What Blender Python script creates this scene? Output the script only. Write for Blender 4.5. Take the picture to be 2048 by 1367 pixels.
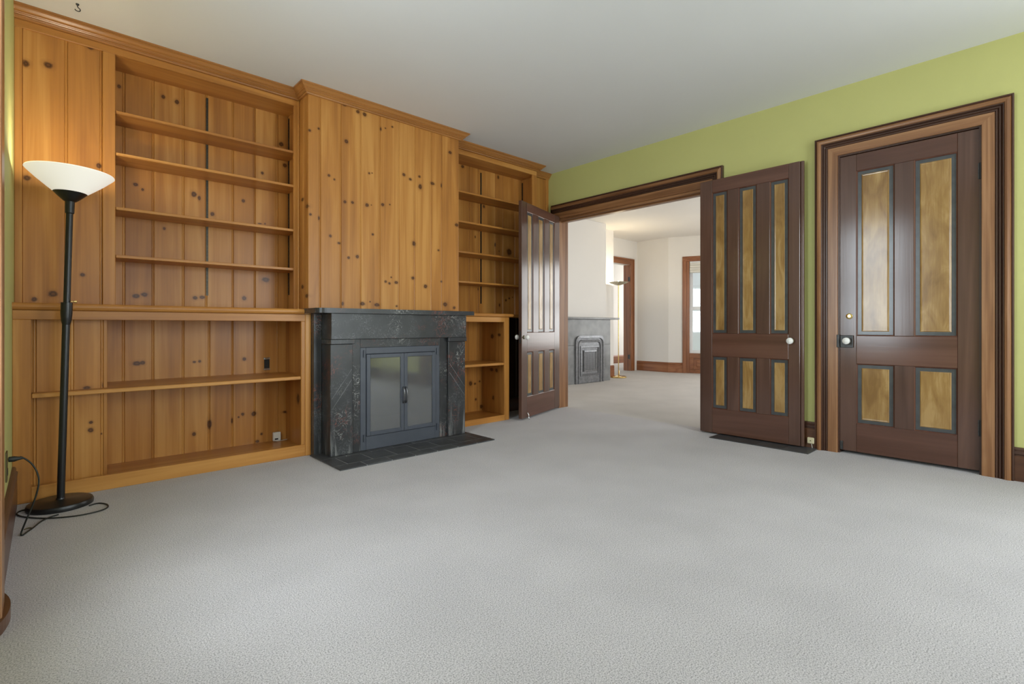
import bpy, bmesh, math, random
from mathutils import Vector, Matrix
random.seed(7)
for o in list(bpy.data.objects): bpy.data.objects.remove(o)
S = bpy.context.scene
COL = S.collection

# ------------------------------------------------------------------ camera
EYE = 1.05                      # eye height; X runs along the bookcase wall, Y towards it
CY, VX, VY = 652.2, 2124.1, 91.6
FPX = math.sqrt((VX-1024)*(1024-VY))
T = math.atan2(VX-1024, FPX)
FW = (math.cos(T), math.sin(T)); RT = (math.sin(T), -math.cos(T))
cam = bpy.data.cameras.new('camera'); co = bpy.data.objects.new('camera', cam); COL.objects.link(co)
co.location = (0, 0, EYE)
co.rotation_euler = (math.pi/2, 0, T-math.pi/2)
cam.sensor_width = 36; cam.lens = FPX/2048*36
cam.shift_y = (CY-683.5)/2048
cam.clip_start = 0.02
S.camera = co

def ray(u, v):
    a = (u-1024)/FPX
    return (FW[0]+a*RT[0], FW[1]+a*RT[1], -(v-CY)/FPX)
def onX(u, v, X): d = ray(u, v); k = X/d[0]; return (X, d[1]*k, EYE+d[2]*k)
def onY(u, v, Y): d = ray(u, v); k = Y/d[1]; return (d[0]*k, Y, EYE+d[2]*k)
def onZ(u, v, Z=0.0): d = ray(u, v); k = (Z-EYE)/d[2]; return (d[0]*k, d[1]*k, Z)
def bx(u, Y): return onY(u, 600, Y)[0]
def by(u, X): return onX(u, 600, X)[1]

# ------------------------------------------------------------------ world, lights, exposure
S.view_settings.view_transform = 'Standard'; S.view_settings.look = 'None'
S.view_settings.gamma = 1.0; S.view_settings.use_curve_mapping = False
S.view_settings.exposure = -0.06
W = bpy.data.worlds.new('world'); S.world = W; W.use_nodes = True
bg = W.node_tree.nodes['Background']; bg.inputs[0].default_value = (0.80, 0.90, 1.0, 1); bg.inputs[1].default_value = 1.5
def area(name, loc, rot, sx, sy, power, col):
    l = bpy.data.lights.new(name, 'AREA'); l.shape = 'RECTANGLE'; l.size = sx; l.size_y = sy; l.energy = power; l.color = col
    o = bpy.data.objects.new(name, l); COL.objects.link(o); o.location = loc; o.rotation_euler = rot; return o
R90 = math.pi/2
DAY = (0.88, 0.94, 1.0)
area('daylight_left_window', (-0.42, 2.13, 1.75), (0, -R90, 0), 2.0, 0.95, 100, (0.84, 0.93, 1.0))   # through window_1
area('added_fill_rear', (1.1, -2.25, 1.6), (R90, 0, 0), 1.3, 2.1, 50, DAY)                # added fill from behind, through an unseen rear window
area('added_fill_right', (5.25, -1.0, 1.6), (0, R90, 0), 2.0, 1.1, 60, DAY)               # added fill to brighten the left wall, through an unseen window
area('added_fill_rear_2', (3.4, -2.25, 1.6), (R90, 0, 0), 1.3, 2.1, 130, DAY)             # added stronger fill, through the second unseen rear window
area('daylight_far_end', (11.45, 3.15, 1.6), (0, R90, 0), 2.1, 1.7, 70, (1, 0.965, 0.93))      # through window_6
area('added_fill_hall', (13.7, 7.85, 1.7), (0, R90, 0), 1.8, 1.2, 45, (1, 0.965, 0.93))          # added fill at the hall's open end, brightens it past the far door
area('added_fill_far_side', (8.0, 0.45, 1.6), (R90, 0, 0), 2.1, 2.1, 115, (1, 0.965, 0.93))       # added fill for the far room, through an unseen side window

# ------------------------------------------------------------------ dimensions (metres)
XL = -0.145          # green wall at the left
XR = 4.868           # green wall with the doors
XR2 = 5.02           # its far-room face
YB = 4.70            # face of the boards at the back of the shelves
CE = 3.042           # ceiling
YU = 4.42            # face of upper shelving
YLO = 4.162          # face of lower left shelving
YRL = 4.22           # face of lower right shelving
YC = 4.229           # face of the panelled chimney
CX0, CX1 = 1.597, 3.147
CT = 1.19            # counter top
YREAR = -1.9

# ------------------------------------------------------------------ mesh helpers
def mk(name, verts, faces, mat, parent=None, smooth=False):
    me = bpy.data.meshes.new(name); me.from_pydata([tuple(v) for v in verts], [], faces)
    bm = bmesh.new(); bm.from_mesh(me); bmesh.ops.recalc_face_normals(bm, faces=bm.faces); bm.to_mesh(me); bm.free()
    if smooth:
        for p in me.polygons: p.use_smooth = True
    return link(name, me, mat, parent)
def link(name, me, mat, parent=None):
    o = bpy.data.objects.new(name, me); COL.objects.link(o)
    if mat: me.materials.clear(); me.materials.append(mat)
    if parent:
        o.parent = parent
        if parent.get('_w'): o.matrix_parent_inverse = Matrix.Translation(parent.location).inverted()
    return o
def bm_box(bm, x0, x1, y0, y1, z0, z1, bev=0.0):
    x0, x1 = min(x0, x1), max(x0, x1); y0, y1 = min(y0, y1), max(y0, y1); z0, z1 = min(z0, z1), max(z0, z1)
    vs = [bm.verts.new((x, y, z)) for x in (x0, x1) for y in (y0, y1) for z in (z0, z1)]
    fs = [(0,1,3,2),(4,6,7,5),(0,4,5,1),(2,3,7,6),(0,2,6,4),(1,5,7,3)]
    ff = [bm.faces.new([vs[i] for i in f]) for f in fs]
    if bev > 0:
        ed = list({e for f in ff for e in f.edges})
        bmesh.ops.bevel(bm, geom=ed, offset=bev, segments=1, affect='EDGES')
def box(name, x0, x1, y0, y1, z0, z1, mat, parent=None, bev=0.0):
    bm = bmesh.new(); bm_box(bm, x0, x1, y0, y1, z0, z1, bev)
    bmesh.ops.recalc_face_normals(bm, faces=bm.faces)
    me = bpy.data.meshes.new(name); bm.to_mesh(me); bm.free()
    return link(name, me, mat, parent)
def boxes(name, lst, mat, parent=None, bev=0.0):
    bm = bmesh.new()
    for b in lst: bm_box(bm, *b, bev)
    bmesh.ops.recalc_face_normals(bm, faces=bm.faces)
    me = bpy.data.meshes.new(name); bm.to_mesh(me); bm.free()
    return link(name, me, mat, parent)
def lathe(name, prof, mat, parent=None, n=40, M=None, smooth=True, caps=True):
    vs, fs = [], []
    for r, z in prof:
        for k in range(n):
            a = 2*math.pi*k/n; vs.append(Vector((r*math.cos(a), r*math.sin(a), z)))
    for i in range(len(prof)-1):
        for k in range(n):
            fs.append((i*n+k, i*n+(k+1) % n, (i+1)*n+(k+1) % n, (i+1)*n+k))
    if caps:
        fs.append(tuple(range(n))); fs.append(tuple((len(prof)-1)*n+k for k in range(n)))
    if M: vs = [M @ v for v in vs]
    o = mk(name, vs, fs, mat, parent, smooth)
    if smooth: sharp(o)
    return o
def sharp(o, deg=35):
    bm = bmesh.new(); bm.from_mesh(o.data)
    for e in bm.edges:
        if len(e.link_faces) == 2 and e.calc_face_angle(0) > math.radians(deg): e.smooth = False
    bm.to_mesh(o.data); bm.free()
def tube(name, pts, r, mat, parent=None, n=8, smooth_path=0):
    P = [Vector(p) for p in pts]
    for _ in range(smooth_path):
        Q = [P[0]]
        for a, b in zip(P[:-1], P[1:]): Q += [a*0.75+b*0.25, a*0.25+b*0.75]
        P = Q+[P[-1]]
    vs, fs = [], []
    up = Vector((0.13, 0.2, 1)).normalized()
    for i, p in enumerate(P):
        d = (P[min(i+1, len(P)-1)]-P[max(i-1, 0)]).normalized()
        s = d.cross(up); s = s.normalized() if s.length > 1e-4 else d.orthogonal().normalized()
        t = d.cross(s).normalized(); up = t if t.dot(up) > 0 else -t
        for k in range(n):
            a = 2*math.pi*k/n; vs.append(p+(s*math.cos(a)+t*math.sin(a))*r)
    for i in range(len(P)-1):
        for k in range(n): fs.append((i*n+k, i*n+(k+1) % n, (i+1)*n+(k+1) % n, (i+1)*n+k))
    fs.append(tuple(range(n))); fs.append(tuple((len(P)-1)*n+k for k in range(n)))
    return mk(name, vs, fs, mat, parent, True)
def loft(name, rings, mat, parent=None, smooth=False):
    """rings: list of equally long closed outlines"""
    n = len(rings[0]); vs = [v for r in rings for v in r]; fs = []
    for i in range(len(rings)-1):
        for k in range(n): fs.append((i*n+k, i*n+(k+1) % n, (i+1)*n+(k+1) % n, (i+1)*n+k))
    fs.append(tuple(range(n))); fs.append(tuple((len(rings)-1)*n+k for k in range(n)))
    return mk(name, vs, fs, mat, parent, smooth)
def sweep(name, path, prof, mat, parent=None):
    """plan polyline, profile [(out, z)], offset to the right of travel, mitred"""
    P = [Vector(p) for p in path]; rings = []
    for i, p in enumerate(P):
        ns = []
        if i > 0: d = (P[i]-P[i-1]).normalized(); ns.append(Vector((d.y, -d.x)))
        if i < len(P)-1: d = (P[i+1]-P[i]).normalized(); ns.append(Vector((d.y, -d.x)))
        m = ns[0] if len(ns) == 1 else (ns[0]+ns[1])/(1+ns[0].dot(ns[1]))
        rings.append([(p.x+m.x*o, p.y+m.y*o, z) for o, z in prof])
    return loft(name, rings, mat, parent)
def empty(name, loc, label, cat=None, group=None, kind=None, rz=None):
    o = bpy.data.objects.new(name, None); COL.objects.link(o); o.location = loc; o.empty_display_size = 0.1
    if rz is None: o['_w'] = 1
    else: o.rotation_euler = (0, 0, rz)
    return tag(o, label, cat, group, kind)
def tag(o, label, cat=None, group=None, kind=None):
    o['label'] = label
    if cat: o['category'] = cat
    if group: o['group'] = group
    if kind: o['kind'] = kind
    return o

# ------------------------------------------------------------------ materials
def newmat(name):
    m = bpy.data.materials.new(name); m.use_nodes = True; nt = m.node_tree
    b = nt.nodes['Principled BSDF']; return m, nt, b
def N(nt, t, **kw):
    n = nt.nodes.new(t)
    for k, v in kw.items():
        if k.startswith('i'): n.inputs[int(k[1:])].default_value = v
        else: setattr(n, k, v)
    return n
def ramp(nt, stops):
    r = N(nt, 'ShaderNodeValToRGB'); e = r.color_ramp.elements
    while len(e) < len(stops): e.new(0.5)
    for el, (p, c) in zip(e, stops): el.position = p; el.color = (*c, 1) if len(c) == 3 else c
    return r
def plain(name, col, rough=0.5, metal=0.0, var=0.06, scale=6.0, bump=0.0, bscale=200, spec=0.5):
    m, nt, b = newmat(name); L = nt.links
    tc = N(nt, 'ShaderNodeTexCoord'); no = N(nt, 'ShaderNodeTexNoise'); no.inputs['Scale'].default_value = scale; no.inputs['Detail'].default_value = 4
    L.new(tc.outputs['Object'], no.inputs['Vector'])
    r = ramp(nt, [(0.3, tuple(c*(1-var) for c in col)), (0.7, tuple(min(1, c*(1+var)) for c in col))])
    L.new(no.outputs['Fac'], r.inputs['Fac']); L.new(r.outputs['Color'], b.inputs['Base Color'])
    b.inputs['Roughness'].default_value = rough; b.inputs['Metallic'].default_value = metal; b.inputs['Specular IOR Level'].default_value = spec
    if bump:
        n2 = N(nt, 'ShaderNodeTexNoise'); n2.inputs['Scale'].default_value = bscale; n2.inputs['Detail'].default_value = 3
        bp = N(nt, 'ShaderNodeBump'); bp.inputs['Strength'].default_value = bump; bp.inputs['Distance'].default_value = 0.004
        L.new(tc.outputs['Object'], n2.inputs['Vector']); L.new(n2.outputs['Fac'], bp.inputs['Height']); L.new(bp.outputs['Normal'], b.inputs['Normal'])
    return m
def wood(name, axis, dark, mid, light, rough=0.35, knots=(), across=9.0, along=0.55, fine=0.25, objvar=0.16, spec=0.5, coat=0.0, blotch=0.2):
    m, nt, b = newmat(name); L = nt.links
    tc = N(nt, 'ShaderNodeTexCoord'); oi = N(nt, 'ShaderNodeObjectInfo')
    mul = N(nt, 'ShaderNodeMath', operation='MULTIPLY'); mul.inputs[1].default_value = 17.3
    L.new(oi.outputs['Random'], mul.inputs[0])
    cmb = N(nt, 'ShaderNodeCombineXYZ')
    for i in range(3): L.new(mul.outputs[0], cmb.inputs[i])
    add = N(nt, 'ShaderNodeVectorMath', operation='ADD')
    L.new(tc.outputs['Object'], add.inputs[0]); L.new(cmb.outputs[0], add.inputs[1])
    def noise(sc_across, sc_along, detail, dist):
        mp = N(nt, 'ShaderNodeMapping'); s = [sc_across]*3; s['XYZ'.index(axis)] = sc_along
        mp.inputs['Scale'].default_value = s; L.new(add.outputs[0], mp.inputs['Vector'])
        no = N(nt, 'ShaderNodeTexNoise'); no.inputs['Scale'].default_value = 1; no.inputs['Detail'].default_value = detail; no.inputs['Distortion'].default_value = dist
        L.new(mp.outputs[0], no.inputs['Vector']); return no
    n1 = noise(across, along, 4, 0.8); n2 = noise(across*9, along*2.2, 3, 0.2); n3 = noise(2.2, 0.9, 2, 0.3)
    a1 = N(nt, 'ShaderNodeMath', operation='MULTIPLY_ADD'); a1.inputs[1].default_value = fine; L.new(n2.outputs['Fac'], a1.inputs[0]); L.new(n1.outputs['Fac'], a1.inputs[2])
    a2 = N(nt, 'ShaderNodeMath', operation='MULTIPLY_ADD'); a2.inputs[1].default_value = blotch; L.new(n3.outputs['Fac'], a2.inputs[0]); L.new(a1.outputs[0], a2.inputs[2])
    a3 = N(nt, 'ShaderNodeMath', operation='MULTIPLY_ADD'); a3.inputs[1].default_value = objvar; L.new(oi.outputs['Random'], a3.inputs[0]); L.new(a2.outputs[0], a3.inputs[2])
    off = (fine+blotch+objvar)*0.5
    r = ramp(nt, [(0.25+off, dark), (0.5+off, mid), (0.75+off, light)]); L.new(a3.outputs[0], r.inputs['Fac'])
    col = r.outputs['Color']
    if knots:
        cur = None
        pw = N(nt, 'ShaderNodeTexNoise'); pw.inputs['Scale'].default_value = 45; L.new(tc.outputs['Object'], pw.inputs['Vector'])
        for (c, s) in knots:
            sb = N(nt, 'ShaderNodeVectorMath', operation='SUBTRACT'); L.new(tc.outputs['Object'], sb.inputs[0]); sb.inputs[1].default_value = c
            ml = N(nt, 'ShaderNodeVectorMath', operation='MULTIPLY'); L.new(sb.outputs[0], ml.inputs[0]); ml.inputs[1].default_value = s
            ln = N(nt, 'ShaderNodeVectorMath', operation='LENGTH'); L.new(ml.outputs[0], ln.inputs[0])
            if cur is None: cur = ln.outputs['Value']
            else:
                mn = N(nt, 'ShaderNodeMath', operation='MINIMUM'); L.new(cur, mn.inputs[0]); L.new(ln.outputs['Value'], mn.inputs[1]); cur = mn.outputs[0]
        ad = N(nt, 'ShaderNodeMath', operation='MULTIPLY_ADD'); ad.inputs[1].default_value = 0.7; L.new(pw.outputs['Fac'], ad.inputs[0]); L.new(cur, ad.inputs[2])
        hf = N(nt, 'ShaderNodeMath', operation='MULTIPLY'); hf.inputs[1].default_value = 0.3; L.new(ad.outputs[0], hf.inputs[0])
        # 0.3*(d+0.35)
        kc = ramp(nt, [(0.0, (0.15, 0.055, 0.016)), (0.2, (0.12, 0.042, 0.012)), (0.30, (0.04, 0.013, 0.004)), (0.45, (0.22, 0.085, 0.022))])
        km = ramp(nt, [(0.28, (0.95,)*3), (0.42, (0.8,)*3), (0.50, (0.28,)*3), (0.80, (0, 0, 0))])
        L.new(hf.outputs[0], kc.inputs['Fac']); L.new(hf.outputs[0], km.inputs['Fac'])
        mx = N(nt, 'ShaderNodeMixRGB'); L.new(km.outputs['Color'], mx.inputs['Fac']); L.new(col, mx.inputs[1]); L.new(kc.outputs['Color'], mx.inputs[2]); col = mx.outputs[0]
    L.new(col, b.inputs['Base Color'])
    b.inputs['Roughness'].default_value = rough; b.inputs['Specular IOR Level'].default_value = spec
    if coat: b.inputs['Coat Weight'].default_value = coat; b.inputs['Coat Roughness'].default_value = 0.12
    bp = N(nt, 'ShaderNodeBump'); bp.inputs['Strength'].default_value = 0.06; bp.inputs['Distance'].default_value = 0.002
    L.new(n2.outputs['Fac'], bp.inputs['Height']); L.new(bp.outputs['Normal'], b.inputs['Normal'])
    return m

def kY(lst, ox, oy, sc, Y):     # knots seen on a plane facing the room
    out = []
    for t in lst:
        x, y, rx = t[:3]; ry = t[3] if len(t) > 3 else rx
        u, v = ox+x/sc, oy+y/sc; p = onY(u, v, Y)
        a = abs(onY(u+rx/sc, v, Y)[0]-onY(u-rx/sc, v, Y)[0])/2; c = abs(onY(u, v+ry/sc, Y)[2]-onY(u, v-ry/sc, Y)[2])/2
        out.append((p, (1/a, 40, 1/c)))
    return out
def kX(lst, ox, oy, sc, X):     # knots on a side panel
    out = []
    for t in lst:
        x, y, rx = t[:3]; ry = t[3] if len(t) > 3 else rx
        u, v = ox+x/sc, oy+y/sc; p = onX(u, v, X)
        a = abs(onX(u+rx/sc, v, X)[1]-onX(u-rx/sc, v, X)[1])/2; c = abs(onX(u, v+ry/sc, X)[2]-onX(u, v-ry/sc, X)[2])/2
        out.append((p, (40, 1/min(a, 0.03), 1/c)))
    return out
K_CH = kY([(108,330,7),(157,320,6),(372,228,9),(408,242,10),(308,390,10),(497,322,4,9),(522,318,4),(560,311,5),(876,451,8),(213,576,7),(243,598,5),
  (433,564,5),(449,563,3),(623,572,8),(658,597,7),(708,582,6),(712,638,9,13),(780,620,10,8),(828,630,4,10),(300,721,8),(342,724,7),(421,738,9),(445,738,3),
  (507,736,8),(546,735,4),(112,789,7),(158,808,5,10),(912,847,9),(221,907,7),(268,946,8,6),(453,898,6),(678,948,9,12),(812,985,5),(320,1026,7),(368,1020,9),
  (523,1156,6),(544,1166,6),(554,1133,4),(581,1161,9,7),(672,1137,8),(741,1182,9),(828,1156,5),(288,1277,6,9),(397,1277,13,9),(438,1266,4),(475,1283,14,9),
  (583,1290,5),(849,1281,11),(898,1299,7),(297,192,10,5)], 580, 140, 2.7345, YC) + kX([(92,745,6,10),(68,708,6,9),(68,1185,6,10),(91,1234,6,10)], 580, 140, 2.7345, CX0)
K_LU = kY([(160,395,22,18),(300,405,26,18),(563,296,22,12),(168,1105,24,16),(613,1030,16,14),(512,1706,15,11)], 0, 0, 3.106, YU+.015) + kY([(535,300,45,35),(835,215,70,45)], 0, 560, 7.877, YU+.015) \
  + kY([(665,545,18),(810,598,22),(480,328,20,10),(420,292,12,8),(200,435,20),(1073,490,14,8)], 200, 90, 5.259, YB) + kY([(855,780,22),(893,1003,20),(655,1083,14),(812,425,22,15)], 400, 140, 5.259, YB) \
  + kY([(360,95,24,16),(432,147,14),(650,540,14),(950,192,25),(1005,232,14,20),(365,1222,35,22),(450,1208,35,20),(965,1242,25,18),(1035,1238,25,16)], 200, 350, 5.063, YB) \
  + kY([(457,113,17),(130,250,20),(690,940,40,25),(465,1137,22),(630,352,20,6),(683,354,8)], 400, 380, 5.259, YB)
K_LL = kY([(985,382,28,14),(1025,378,18,13)], 0, 620, 3.597, YB) + kY([(303,456,14,9),(350,450,12,10),(742,430,16,14),(300,1092,17),(437,1005,18,40),(730,917,13),(693,942,7),(828,912,20,18),(635,975,8,22),(896,1090,10),(858,1155,16,12)], 320, 620, 4.409, YB) \
  + kX([(1218,780,12,40),(1107,895,10)], 320, 620, 4.409, 1.578) + kY([(625,558,28,12),(755,540,18,20),(655,806,14,10),(652,862,20,14),(730,888,6)], 0, 620, 3.597, 4.27)
K_RU = kY([(140,362,18),(625,508,13,22),(428,908,14,18),(310,1322,7,15),(700,1203,12,10)], 905, 280, 6.834, YB) + kY([(583,200,9,26),(637,288,6,8),(775,300,30,40),(730,957,10,14),(775,932,10,12),(820,918,6,7),(350,803,6,16),(643,1025,10,22)], 905, 460, 6.834, YB)
K_RL = kY([(410,852,9),(452,830,7),(370,850,14,20),(418,995,8,10),(466,1060,10,16)], 860, 580, 4.557, 4.70) + kX([(632,407,12),(568,420,12,20),(563,722,14),(608,730,10,16),(577,980,8,18)], 860, 580, 4.557, 3.845)

PD, PM, PL = (0.33, 0.130, 0.030), (0.46, 0.196, 0.043), (0.57, 0.275, 0.072)
def pine(name, axis, knots=(), k=1.0, **kw): return wood(name, axis, tuple(c*k for c in PD), tuple(c*k for c in PM), tuple(c*k for c in PL), 0.33, knots, spec=0.32, **kw)
M_pch = pine('knotty_pine_chimney', 'Z', K_CH); M_plu = pine('knotty_pine_upper_left', 'Z', K_LU); M_pll = pine('knotty_pine_lower_left', 'Z', K_LL)
M_pru = pine('knotty_pine_upper_right', 'Z', K_RU); M_prl = pine('knotty_pine_lower_right', 'Z', K_RL)
M_px = pine('pine_rail', 'X'); M_pz = pine('pine_stile', 'Z'); M_py = pine('pine_side', 'Z')
M_crown = wood('pine_cornice', 'X', (0.25, 0.10, 0.024), (0.36, 0.15, 0.038), (0.45, 0.2, 0.055), 0.28)
M_crowny = wood('pine_cornice_return', 'Y', (0.25, 0.10, 0.024), (0.36, 0.15, 0.038), (0.45, 0.2, 0.055), 0.28)
OD, OM, OL = (0.13, 0.052, 0.02), (0.24, 0.108, 0.044), (0.33, 0.165, 0.075)
M_oakz = wood('stained_oak_upright', 'Z', OD, OM, OL, 0.3, across=14, along=0.7, fine=0.35)
M_oaky = wood('stained_oak_head', 'Y', OD, OM, OL, 0.3, across=14, along=0.7, fine=0.35)
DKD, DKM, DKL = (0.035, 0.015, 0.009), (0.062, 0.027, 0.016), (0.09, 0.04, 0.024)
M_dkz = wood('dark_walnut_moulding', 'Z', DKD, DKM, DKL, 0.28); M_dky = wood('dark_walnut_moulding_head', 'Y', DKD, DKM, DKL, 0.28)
M_redz = wood('reddish_oak_upright', 'Z', (0.17, 0.058, 0.02), (0.27, 0.10, 0.038), (0.35, 0.145, 0.06), 0.3, across=12)
M_redy = wood('reddish_oak_level', 'Y', (0.17, 0.058, 0.02), (0.27, 0.10, 0.038), (0.35, 0.145, 0.06), 0.3, across=12)
M_redx = wood('reddish_oak_long', 'X', (0.17, 0.058, 0.02), (0.27, 0.10, 0.038), (0.35, 0.145, 0.06), 0.3, across=12)
M_base = wood('walnut_baseboard', 'Y', (0.06, 0.022, 0.01), (0.10, 0.04, 0.018), (0.14, 0.06, 0.028), 0.3)
M_basex = wood('walnut_baseboard_long', 'X', (0.06, 0.022, 0.01), (0.10, 0.04, 0.018), (0.14, 0.06, 0.028), 0.3)
M_dz = wood('door_walnut_upright', 'Z', (0.068, 0.034, 0.024), (0.094, 0.048, 0.034), (0.122, 0.064, 0.046), 0.17, across=7, objvar=0.1)
M_dx = wood('door_walnut_rail', 'X', (0.078, 0.034, 0.022), (0.106, 0.048, 0.032), (0.135, 0.064, 0.044), 0.17, across=7, objvar=0.1)
M_frame = plain('door_panel_slate_border', (0.062, 0.066, 0.068), 0.2, var=0.15, scale=14)
M_ven = wood('golden_burl_veneer', 'Z', (0.22, 0.115, 0.032), (0.32, 0.185, 0.06), (0.40, 0.25, 0.095), 0.18, across=11, along=3.5, fine=0.3, blotch=0.3)
M_rim = wood('door_panel_red_bead', 'Z', (0.07, 0.022, 0.012), (0.1, 0.034, 0.018), (0.13, 0.05, 0.025), 0.25)
M_green = plain('lime_green_wall_paint', (0.51, 0.50, 0.19), 0.62, var=0.02, scale=2, bump=0.05, bscale=90, spec=0.3)
M_white = plain('white_wall_paint', (0.80, 0.775, 0.74), 0.65, var=0.01, scale=2, spec=0.3)
M_ceil = plain('white_ceiling_paint', (0.72, 0.72, 0.71), 0.75, var=0.012, scale=1.5, spec=0.2)
M_iron = plain('gunmetal_painted_steel', (0.065, 0.072, 0.09), 0.38, var=0.08, scale=9)
M_hand = plain('dark_polished_metal', (0.16, 0.16, 0.17), 0.25, metal=0.8)
M_black = plain('black_powder_coat', (0.012, 0.012, 0.012), 0.33, var=0.1)
M_blackrub = plain('black_cord_plastic', (0.012, 0.014, 0.010), 0.5)
M_brass = plain('polished_brass', (0.75, 0.55, 0.22), 0.2, metal=1.0)
M_dbrass = plain('dull_dark_brass', (0.13, 0.11, 0.05), 0.45, metal=0.6)
M_chrome = plain('chrome', (0.6, 0.6, 0.6), 0.2, metal=1.0)
M_porc = plain('white_porcelain', (0.82, 0.81, 0.78), 0.15, var=0.02)
M_wplast = plain('white_plastic', (0.78, 0.76, 0.7), 0.4, var=0.03)
M_cream = plain('cream_plastic', (0.62, 0.55, 0.36), 0.4, var=0.04)
M_rust = plain('dark_lock_iron', (0.055, 0.055, 0.055), 0.4, metal=0.5, var=0.3, scale=60)
M_std = plain('bronze_shelf_standard', (0.05, 0.043, 0.03), 0.35, metal=0.7, var=0.35, scale=120)
M_slot = plain('dark_slot', (0.01, 0.01, 0.01), 0.6)
M_grate = plain('cast_iron', (0.22, 0.225, 0.24), 0.33, metal=0.4, var=0.25, scale=25)
M_vwhite = plain('white_sash_paint', (0.82, 0.84, 0.86), 0.4, var=0.02)
M_fabric = plain('cream_blind_fabric', (0.72, 0.70, 0.64), 0.9, var=0.04, bump=0.2, bscale=600)
M_bark = plain('grey_bark', (0.33, 0.29, 0.25), 0.9, var=0.3, scale=20)
M_log = plain('pale_fire_log', (0.30, 0.27, 0.24), 0.9, var=0.4, scale=18, bump=0.4, bscale=60)
M_soot = plain('sooty_firebox', (0.035, 0.035, 0.038), 0.8, var=0.3, scale=12)
M_lawn = plain('pale_lawn', (0.42, 0.43, 0.33), 0.9, var=0.2, scale=3)

def carpet(name, col):
    m, nt, b = newmat(name); L = nt.links
    tc = N(nt, 'ShaderNodeTexCoord')
    def no(s, d): n = N(nt, 'ShaderNodeTexNoise'); n.inputs['Scale'].default_value = s; n.inputs['Detail'].default_value = d; L.new(tc.outputs['Object'], n.inputs['Vector']); return n
    f, g, h = no(215, 6), no(2.2, 3), no(500, 2)
    r = ramp(nt, [(0.34, tuple(c*0.52 for c in col)), (0.50, tuple(c*1.0 for c in col)), (0.66, tuple(min(1, c*1.3) for c in col))]); L.new(f.outputs['Fac'], r.inputs['Fac'])
    r2 = ramp(nt, [(0.32, (0.90, 0.90, 0.90)), (0.68, (1.0, 1.0, 1.0))]); L.new(g.outputs['Fac'], r2.inputs['Fac'])
    mx = N(nt, 'ShaderNodeMixRGB', blend_type='MULTIPLY'); mx.inputs[0].default_value = 1; L.new(r.outputs['Color'], mx.inputs[1]); L.new(r2.outputs['Color'], mx.inputs[2])
    L.new(mx.outputs[0], b.inputs['Base Color']); b.inputs['Roughness'].default_value = 0.95; b.inputs['Specular IOR Level'].default_value = 0.1
    b.inputs['Sheen Weight'].default_value = 0.15
    ad = N(nt, 'ShaderNodeMath', operation='ADD'); L.new(f.outputs['Fac'], ad.inputs[0]); L.new(h.outputs['Fac'], ad.inputs[1])
    bp = N(nt, 'ShaderNodeBump'); bp.inputs['Strength'].default_value = 0.2; bp.inputs['Distance'].default_value = 0.003
    L.new(ad.outputs[0], bp.inputs['Height']); L.new(bp.outputs['Normal'], b.inputs['Normal']); return m
M_carpet_far = carpet('warm_cut_pile_carpet', (0.52, 0.485, 0.455))
M_carpet = carpet('grey_cut_pile_carpet', (0.485, 0.458, 0.466))

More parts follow.
